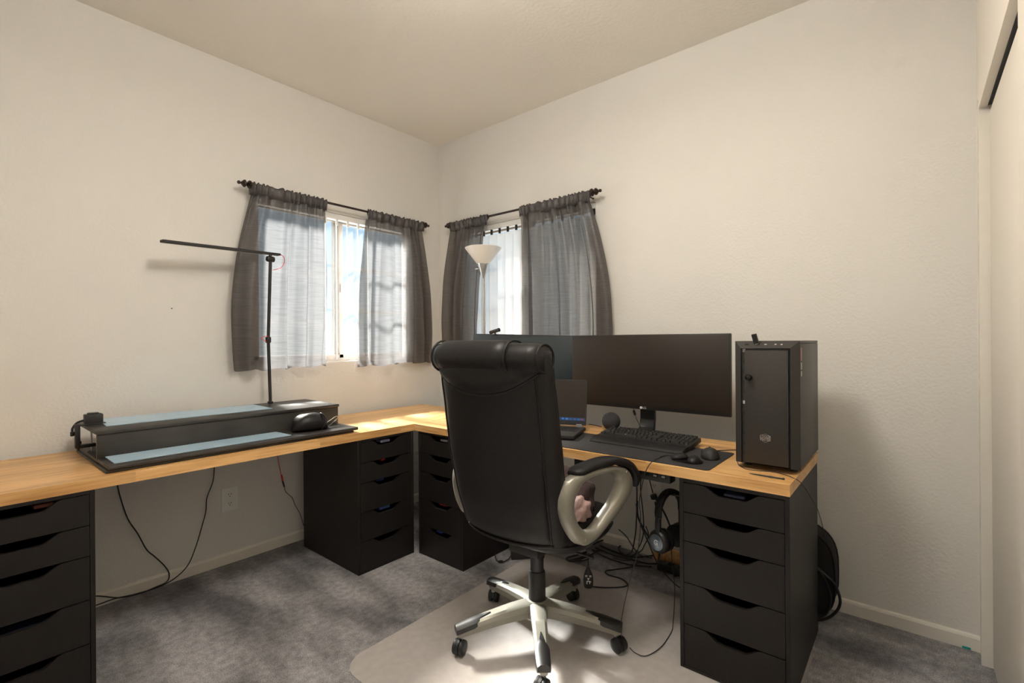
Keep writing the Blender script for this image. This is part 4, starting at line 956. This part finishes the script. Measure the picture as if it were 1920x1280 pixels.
# column
lathe('column_sleeve', [(0.036, 0.105), (0.0345, 0.18), (0.0335, 0.262), (0.031, 0.270), (0.029, 0.271)], M_BLACKM, t, 28)
lathe('column', [(0.0275, 0.265), (0.0275, 0.37)], M_COLUMN, t, 28)
lathe('hub', [(0.050, 0.085), (0.056, 0.095), (0.052, 0.140), (0.042, 0.154), (0.036, 0.156)], M_SILVER, t, 30)
for k in range(5):
    a = math.radians(145.6-72*k); cs, sn = math.cos(a), math.sin(a); L3 = lambda r, w, z: (r*cs-w*sn, r*sn+w*cs, z)
    bm = bmesh.new(); rings = []
    for q in [i/16 for i in range(17)]:
        r = 0.034+0.300*q; zt_ = 0.153-0.047*q**1.5; hh = 0.062-0.020*q; w = 0.033-0.010*q
        if q > 0.97: w *= 0.75; hh *= 0.9
        rings.append([L3(r, *p) for p in ((-w*0.62, zt_), (w*0.62, zt_), (w*0.95, zt_-0.007), (w, zt_-hh*0.45), (w*0.80, zt_-hh*0.55), (w*0.72, zt_-hh), (-w*0.72, zt_-hh), (-w*0.80, zt_-hh*0.55), (-w, zt_-hh*0.45), (-w*0.95, zt_-0.007))])
    loft(bm, rings); leg = from_bm('base_leg', bm, M_SILVER, t, angle=35)
    bm = bmesh.new(); rings = []
    for q in [0.55+0.47*i/10 for i in range(11)]:
        r = 0.034+0.300*q; zt_ = 0.153-0.047*q**1.5; g_ = min(1, (q-0.53)*4.2); w = (0.026-0.007*q)*g_+0.001; dn = 0.004+0.018*g_
        if q > 0.99: w *= 0.9
        rings.append([L3(r, *p) for p in ((-w*0.6, zt_+0.004), (w*0.6, zt_+0.004), (w*1.22, zt_-0.004), (w*1.3, zt_-dn), (-w*1.3, zt_-dn), (-w*1.22, zt_-0.004))])
    loft(bm, rings); from_bm('leg_cap', bm, M_BLACK, leg, angle=40)
    # twin-wheel caster
    ca = a+random.Random(k).uniform(-1.2, 1.2); ct, st_ = math.cos(ca), math.sin(ca)
    c0 = Vector(L3(0.318, 0, 0)); off = Vector((ct, st_, 0))*0.012; ax = Vector((-st_, ct, 0))
    bm = bmesh.new()
    cst = cyl('caster_stem', c0+Vector((0, 0, 0.05)), c0+Vector((0, 0, 0.078)), 0.009, M_METAL, t, 12)
    for s in (-1, 1): add_lathe(bm, [(0.010, -0.0095), (0.022, -0.009), (0.0275, -0.006), (0.0285, 0), (0.0275, 0.006), (0.022, 0.009), (0.010, 0.0095)], 22, c0+off+ax*(s*0.0135)+Vector((0, 0, 0.0287)), ax)
    from_bm('caster_wheels', bm, M_RUB, cst, angle=40)
    bm = bmesh.new(); rings = []
    for w in (-0.0055, 0.0055):
        rings.append([c0+off+ax*w+Vector((ct, st_, 0))*(0.030*math.cos(b))+Vector((0, 0, 0.0287+0.030*math.sin(b))) for b in [math.radians(-20+200*i/12) for i in range(13)]])
    loft(bm, rings); from_bm('caster_hood', bm, M_BLACK, cst, angle=40)
def cw(x, y, z): return CH + Matrix.Rotation(CR, 3, 'Z') @ Vector((x, y, z))
# fleece blanket left on the seat
def fleece(nm, label, c, sx, sy, sz, seed, mt, rz):
    rnd = random.Random(seed); P = [rnd.uniform(0, 6.28) for _ in range(6)]; bm = bmesh.new(); bmesh.ops.create_icosphere(bm, subdivisions=4, radius=1)
    for v in bm.verts:
        x, y, z = v.co; f = 1+0.13*math.sin(5*x+P[0])*math.sin(4*y+P[1])+0.09*math.sin(9*y+7*z+P[2])+0.05*math.sin(13*x+P[3])
        v.co = Vector((x*sx*f, y*sy*f, max(z, -0.35)*sz*f))
    o = from_bm(nm, bm, mt, None, smooth=True); o.location = c; o.rotation_euler = (0, 0, rz); return tag(o, label, 'blanket')
fleece('fleece_blanket', 'crumpled dusty pink fleece blanket on the chair seat', cw(0.0, -0.165, 0.548), 0.10, 0.07, 0.062, 2, M_PINK, 0.4)
fleece('fleece_blanket', 'crumpled maroon fleece bundled behind pink blanket on chair seat', cw(0.075, -0.10, 0.55), 0.11, 0.11, 0.125, 5, M_MAROON, 0.2)

# seat remote hanging under the chair
rp_ = U(1103, 1082, 'y', -1.80); 
t = thing('seat_remote', 'black hand remote with white icons dangling below chair seat', 'remote', rp_, math.radians(32))
bm = bmesh.new(); rings = []
for z, w, d in ((-0.046, 0.010, 0.006), (-0.043, 0.017, 0.009), (-0.032, 0.021, 0.011), (-0.01, 0.022, 0.011), (0.012, 0.019, 0.010), (0.032, 0.011, 0.008), (0.042, 0.006, 0.006), (0.046, 0.004, 0.004)):
    rings.append([(y, x, z) for x, y in superring(0, 0, w, d, 3, 20)])
loft(bm, rings); from_bm('shell', bm, M_BLACK, t, angle=40)
def ic(y, z, w, h): box('icon', -0.0118, -0.0108, y-w/2, y+w/2, z-h/2, z+h/2, M_ICON, t)
for y in (-0.009, 0.009):
    ic(y, 0.013, 0.010, 0.0022); ic(y, 0.008, 0.010, 0.0022)
for y, z, w, h in ((0, 0.0, 0.010, 0.003), (0, -0.004, 0.004, 0.006), (-0.001, -0.012, 0.016, 0.003), (0.006, -0.018, 0.003, 0.012), (-0.006, -0.018, 0.003, 0.010), (-0.009, -0.014, 0.006, 0.002)): ic(y, z, w, h)
tr_ = U(1099, 1030, 'y', -1.80)-rp_
iv = Matrix.Rotation(-math.radians(32), 3, 'Z')
tube('cord', [iv @ q for q in (Vector((0, 0, 0.044)), Vector((0, 0, 0.08)), Vector((0.0, 0.01, 0.13)), Vector((0.0, 0.02, 0.178)))], 0.0022, M_RUB, t)

# ------------------------------------------------------------------ under the monitor desk
yT0, yT1 = -2.165, -1.72
t = thing('power_strip', 'black power strip tray screwed beneath the monitor desk', 'power strip', (-0.70, (yT0+yT1)/2, TZ-DT)); 
box('housing', -0.028, 0.028, (yT0-yT1)/2, (yT1-yT0)/2, -0.058, -0.0005, M_BLACK, t, 0.004)
for k in range(6):
    y = (yT0-yT1)/2+0.028+k*0.034; soc = box('socket', -0.0292, -0.027, y-0.011, y+0.011, -0.040, -0.012, M_DARK, t, 0.0008)
    if k < 2: 
        for zz_ in (-0.020, -0.033): box('slot_cover', -0.0305, -0.029, y-0.007, y+0.007, zz_-0.004, zz_+0.003, M_LED, soc, 0.0004)
def hang(pix, xpl=-0.42, r=0.003, z=0.006):
    out = []
    for q in pix:
        p = U(q[0], q[1], 'x', q[2] if len(q) > 2 else xpl)
        if p.z < z: p = U(q[0], q[1], 'z', z)
        out.append(p)
    return out
tr0 = lambda y: Vector((-0.665, y, TZ-DT-0.045))
GC = 'tangled cables under the monitor desk'
px_cable('desk_cable', 'black cable dropping straight from power strip behind chair arm', [tr0(-1.98)]+hang(((1194, 915, -0.55), (1193, 980), (1190, 1010), (1183, 1036), (1165, 1040))), 0.0032, group=GC)
px_cable('desk_cable', 'thin black cable hanging next to straight one, curling at floor', [tr0(-2.02)]+hang(((1201, 915, -0.55), (1206, 965), (1206, 1002), (1197, 1027), (1180, 1050), (1150, 1046))), 0.0026, group=GC)
px_cable('desk_cable', 'thick black cable slanting from tangle towards floor power strip', hang(((1195, 940, -0.5), (1196, 968, -0.45), (1212, 1000), (1229, 1022), (1236, 1036), (1234, 1052))), 0.0045, group=GC)
px_cable('desk_cable', "long black cable running behind the drawer unit's foot", hang(((1193, 945, -0.5), (1198, 975), (1215, 1015), (1234, 1058), (1259, 1088), (1273, 1100), (1290, 1108))), 0.003, group=GC)
px_cable('desk_cable', 'black cable curving down from beneath the chair seat', hang(((1160, 992, -0.62), (1175, 1006, -0.6), (1185, 1022), (1200, 1040), (1222, 1046))), 0.0028, group=GC)
px_cable('desk_cable', "short wavy cable in front of wall outlet's baseboard", hang(((1211, 986), (1216, 1004), (1208, 1022), (1200, 1034), (1175, 1044))), 0.0026, group=GC)
FL = ['thick cable arching along baseboard below monitor desk', 'thick cable lying straight towards floor power strip', 'thinner cable on carpet nearest the snaking remote cable', 'thick cable crossing the middle of the floor tangle', 'small round cable coil within the floor tangle', 'thick cable loop on carpet under chair seat edge', 'thinner cable loop inside the thick loop below chair seat']
for lab, (pix, r) in zip(FL, ((((1112, 1020), (1135, 1012), (1165, 1020), (1195, 1026), (1228, 1022)), 0.0045), (((1116, 1026), (1150, 1040), (1185, 1049), (1215, 1056), (1240, 1056)), 0.0045),
               (((1110, 1030), (1140, 1046), (1180, 1058), (1222, 1062)), 0.004), (((1125, 1022), (1155, 1035), (1190, 1044), (1232, 1040)), 0.0045),
               (((1180, 1042), (1165, 1036), (1160, 1026), (1172, 1020), (1190, 1022), (1196, 1034), (1184, 1042), (1170, 1042)), 0.0035),
               (((1100, 1034), (1082, 1040), (1062, 1046), (1072, 1052), (1092, 1046), (1108, 1040), (1122, 1030)), 0.0045), (((1105, 1038), (1085, 1046), (1070, 1050), (1096, 1050), (1112, 1042)), 0.004))):
    px_cable('floor_cable', lab, [U(q[0], q[1], 'z', 0.006+0.004*(i % 2)) for i, q in enumerate(pix)], r, group='cables on the carpet')
px_cable('remote_cable', 'black cable snaking across carpet from the dangling remote', [U(1107, 1098, 'z', 0.03), U(1116, 1100, 'z', 0.008)]+[U(*q, 'z', 0.007) for q in ((1140, 1101), (1165, 1100), (1177, 1096), (1166, 1085), (1140, 1077), (1136, 1070), (1155, 1067), (1185, 1062), (1198, 1052))], 0.0032)
t4 = thing('adapter_lead', 'black lead with round plug hanging before the wall outlet', 'cable', U(1227, 930, 'x', -0.10)); O = Vector(t4.location)
hl = lambda *q: [p-O for p in hang(q, -0.10)]
tube('upper_wire', hl((1218, 900), (1221, 912), (1224, 924)), 0.003, M_RUB, t4); lathe('plug', [(0.012, -0.014), (0.018, -0.010), (0.018, 0.010), (0.011, 0.014)], M_BLACK, t4, 16, hl((1226, 931))[0], (0.1, -0.3, -1))
tube('lower_wire', hl((1228, 940), (1230, 960), (1229, 990), (1233, 1012), (1236, 1030)), 0.003, M_RUB, t4); tube('side_wire', hl((1230, 936), (1238, 948), (1248, 966), (1256, 985)), 0.005, M_RUB, t4)
# lead from the palm rest over the desk edge down to the caster
px_cable('loose_lead', 'thin grey lead from palm rest over desk edge to caster', [U(1262, 853, 'z', MZ+0.003), U(1250, 853, 'z', MZ+0.003), U(1237, 857, 'z', MZ+0.003), U(1220, 868, 'z', MZ+0.008), U(1209, 888, 'x', -0.822), U(1203, 915, 'x', -0.825), U(1199, 940, 'x', -0.825), U(1201, 970, 'x', -0.83), U(1199, 1010, 'x', -0.83), U(1193, 1046, 'x', -0.83), U(1182, 1084, 'x', -0.84), U(1171, 1131, 'x', -0.85), U(1164, 1171, 'x', -0.87), U(1165, 1196, 'x', -0.88)], 0.0018, M_COLUMN)
px_cable('headphone_lead', 'thin black headphone lead looping across the chair mat', [U(1259, 1030, 'x', -0.655), U(1261, 1065, 'x', -0.655), U(1265, 1100, 'x', -0.655), U(1264, 1140, 'x', -0.655), U(1262, 1168, 'x', -0.655)]+[U(*q, 'z', 0.008) for q in ((1259, 1184), (1240, 1212), (1212, 1229), (1192, 1224), (1181, 1214))], 0.0018)
px_cable('floor_cable', 'dark cable loop behind drawer unit on carpet', [U(*q, 'z', 0.006) for q in ((1284, 1085), (1268, 1068), (1262, 1072), (1266, 1080), (1284, 1072))], 0.003)
# power brick behind the chair column
a_, b_ = U(955, 1049, 'z', 0), U(1012, 1046, 'z', 0); an = math.atan2((b_-a_).y, (b_-a_).x)
t = thing('power_brick', 'black power adapter brick on carpet behind chair column', 'adapter', (a_.x, a_.y-0.015, 0), an)
box('brick', 0, 0.185, 0.0, 0.052, 0.0005, 0.042, M_BLACK, t, 0.005)
iv = Matrix.Rotation(-an, 3, 'Z'); A0 = Vector((a_.x, a_.y, 0)); G0 = lambda px, py, z=0.006: iv @ (U(px, py, 'z', z)-A0)
tube('cord', [Vector((0.004, 0.03, 0.02)), G0(950, 1046, 0.01), G0(938, 1052), G0(928, 1049), G0(925, 1038), G0(926, 1020, 0.01)], 0.003, M_RUB, t); lathe('cord_bead', [(0.004, -0.014), (0.0075, -0.008), (0.0075, 0.008), (0.004, 0.014)], M_BLACK, t, 12, G0(935, 1051, 0.008), iv @ Vector((0.7, -0.7, 0)))
# floor power strip and wooden board against the wall, beside the drawer unit
t = thing('floor_power_strip', 'black power strip on carpet beside the drawer unit', 'power strip', (-0.125, -2.02, 0)); box('housing', -0.026, 0.026, -0.18, 0.16, 0.0005, 0.040, M_BLACK, t, 0.004)
for k in range(5): box('socket', -0.016, 0.016, -0.14+k*0.055, -0.11+k*0.055, 0.0395, 0.0412, M_DARK if k else M_LED, t, 0.0004)
tag(box('wood_board', -0.060, -0.035, -2.30, -1.80, 0.0005, 0.085, M_WOOD, None, 0.003), 'plain wooden board lying along wall behind floor power strip', 'board')

# headphones hung on the drawer unit
hc = Vector((-0.640, -2.128, 0.40)); ha = math.radians(163)
t = thing('headphones', 'black over-ear headphones with silver discs hung under desk', 'headphones', hc, ha)     # local +x: ear axis towards the room
bm = bmesh.new(); rings = []
for k in range(21):
    a = math.radians(-8+196*k/20); r = 0.073; cx_, cz_ = r*math.cos(a), 0.105+1.12*r*math.sin(a); n_ = Vector((math.cos(a), 0, math.sin(a)))
    w = 0.017; h_ = 0.010 if 3 < k < 17 else 0.006
    rings.append([Vector((cx_, y, cz_))+n_*x for x, y in superring(0, 0, h_, w, 3, 14)])
loft(bm, rings); from_bm('headband', bm, M_LEATHER, t, smooth=True)
M_DISC = mat('brushed_blue_silver', (0.30, 0.36, 0.42), 0.28, metal=0.9)
for s in (1, -1):
    yk = box('yoke', s*0.066, s*0.079, -0.012, 0.012, 0.02, 0.10, M_BLACK, t, 0.004)
    cup = lathe('ear_cup', [(0.030, -0.022), (0.044, -0.018), (0.047, -0.006), (0.047, 0.004), (0.041, 0.014), (0.034, 0.018)], M_BLACK, t, 28, (s*0.068, 0, -0.005), (s, 0, 0))
    lathe('disc', [(0.0325, 0), (0.0325, 0.0025), (0.0305, 0.0035), (0.004, 0.003)], M_DISC, cup, 28, (s*0.0845, 0, -0.005), (s, 0, 0))
    lathe('ear_pad', [(0.028, 0), (0.045, 0.004), (0.045, 0.016), (0.026, 0.02)], M_LEATHER, cup, 28, (s*0.046, 0, -0.005), (-s, 0, 0))
    if s == 1: text('emblem', 'G', 0.030, M_ICON, Matrix(((0, 0, 1, 0.0884), (1, 0, 0, 0), (0, 1, 0, -0.005), (0, 0, 0, 1))), cup)
t = thing('hook', 'black hook on drawer unit side holding headphones', 'hook', (-0.640, -2.2335, 0.58))
box('plate', -0.012, 0.012, 0.0, 0.004, -0.02, 0.02, M_BLACK, t, 0.001); tube('arm', [(0, 0.003, -0.002), (0, 0.06, -0.004), (0, 0.115, -0.004), (0, 0.128, 0.006)], 0.005, M_BLACK, t)

# padded black case between the drawer unit and the wall
t = thing('soft_case', 'black round-cornered soft case leaning behind drawer unit', 'case', (-0.115, -2.42, 0))
bm = bmesh.new(); rings = []
for x, s in ((-0.062, 0.90), (-0.058, 0.97), (-0.045, 1.0), (0.045, 1.0), (0.058, 0.97), (0.062, 0.90)):
    rings.append([(x, y*s, 0.200+(z)*s) for y, z in superring(0, 0, 0.226, 0.199, 3.2, 44)])
loft(bm, rings); from_bm('body', bm, M_BAG, t, angle=40)
for x in (-0.052, 0.052): tube('piping', [(x, y, 0.2+z) for y, z in superring(0, 0, 0.226, 0.199, 3.2, 44)], 0.004, M_LEATHER2, t, 8, 1, True)
bg_ = lambda px, py: U(px, py, 'x', -0.205)
px_cable('case_cable', 'thick black cable looping out past the soft case', hang(((1528, 1060, -0.19), (1545, 1075, -0.19), (1565, 1095, -0.19), (1575, 1122, -0.19), (1572, 1140), (1558, 1155), (1540, 1162), (1524, 1162)), -0.19), 0.0055)
px_cable('case_cable', 'thinner black cable hanging against the soft case', hang(((1526, 1060, -0.2), (1540, 1075, -0.2), (1553, 1100, -0.2), (1558, 1125, -0.2), (1550, 1150), (1530, 1162)), -0.2), 0.004)
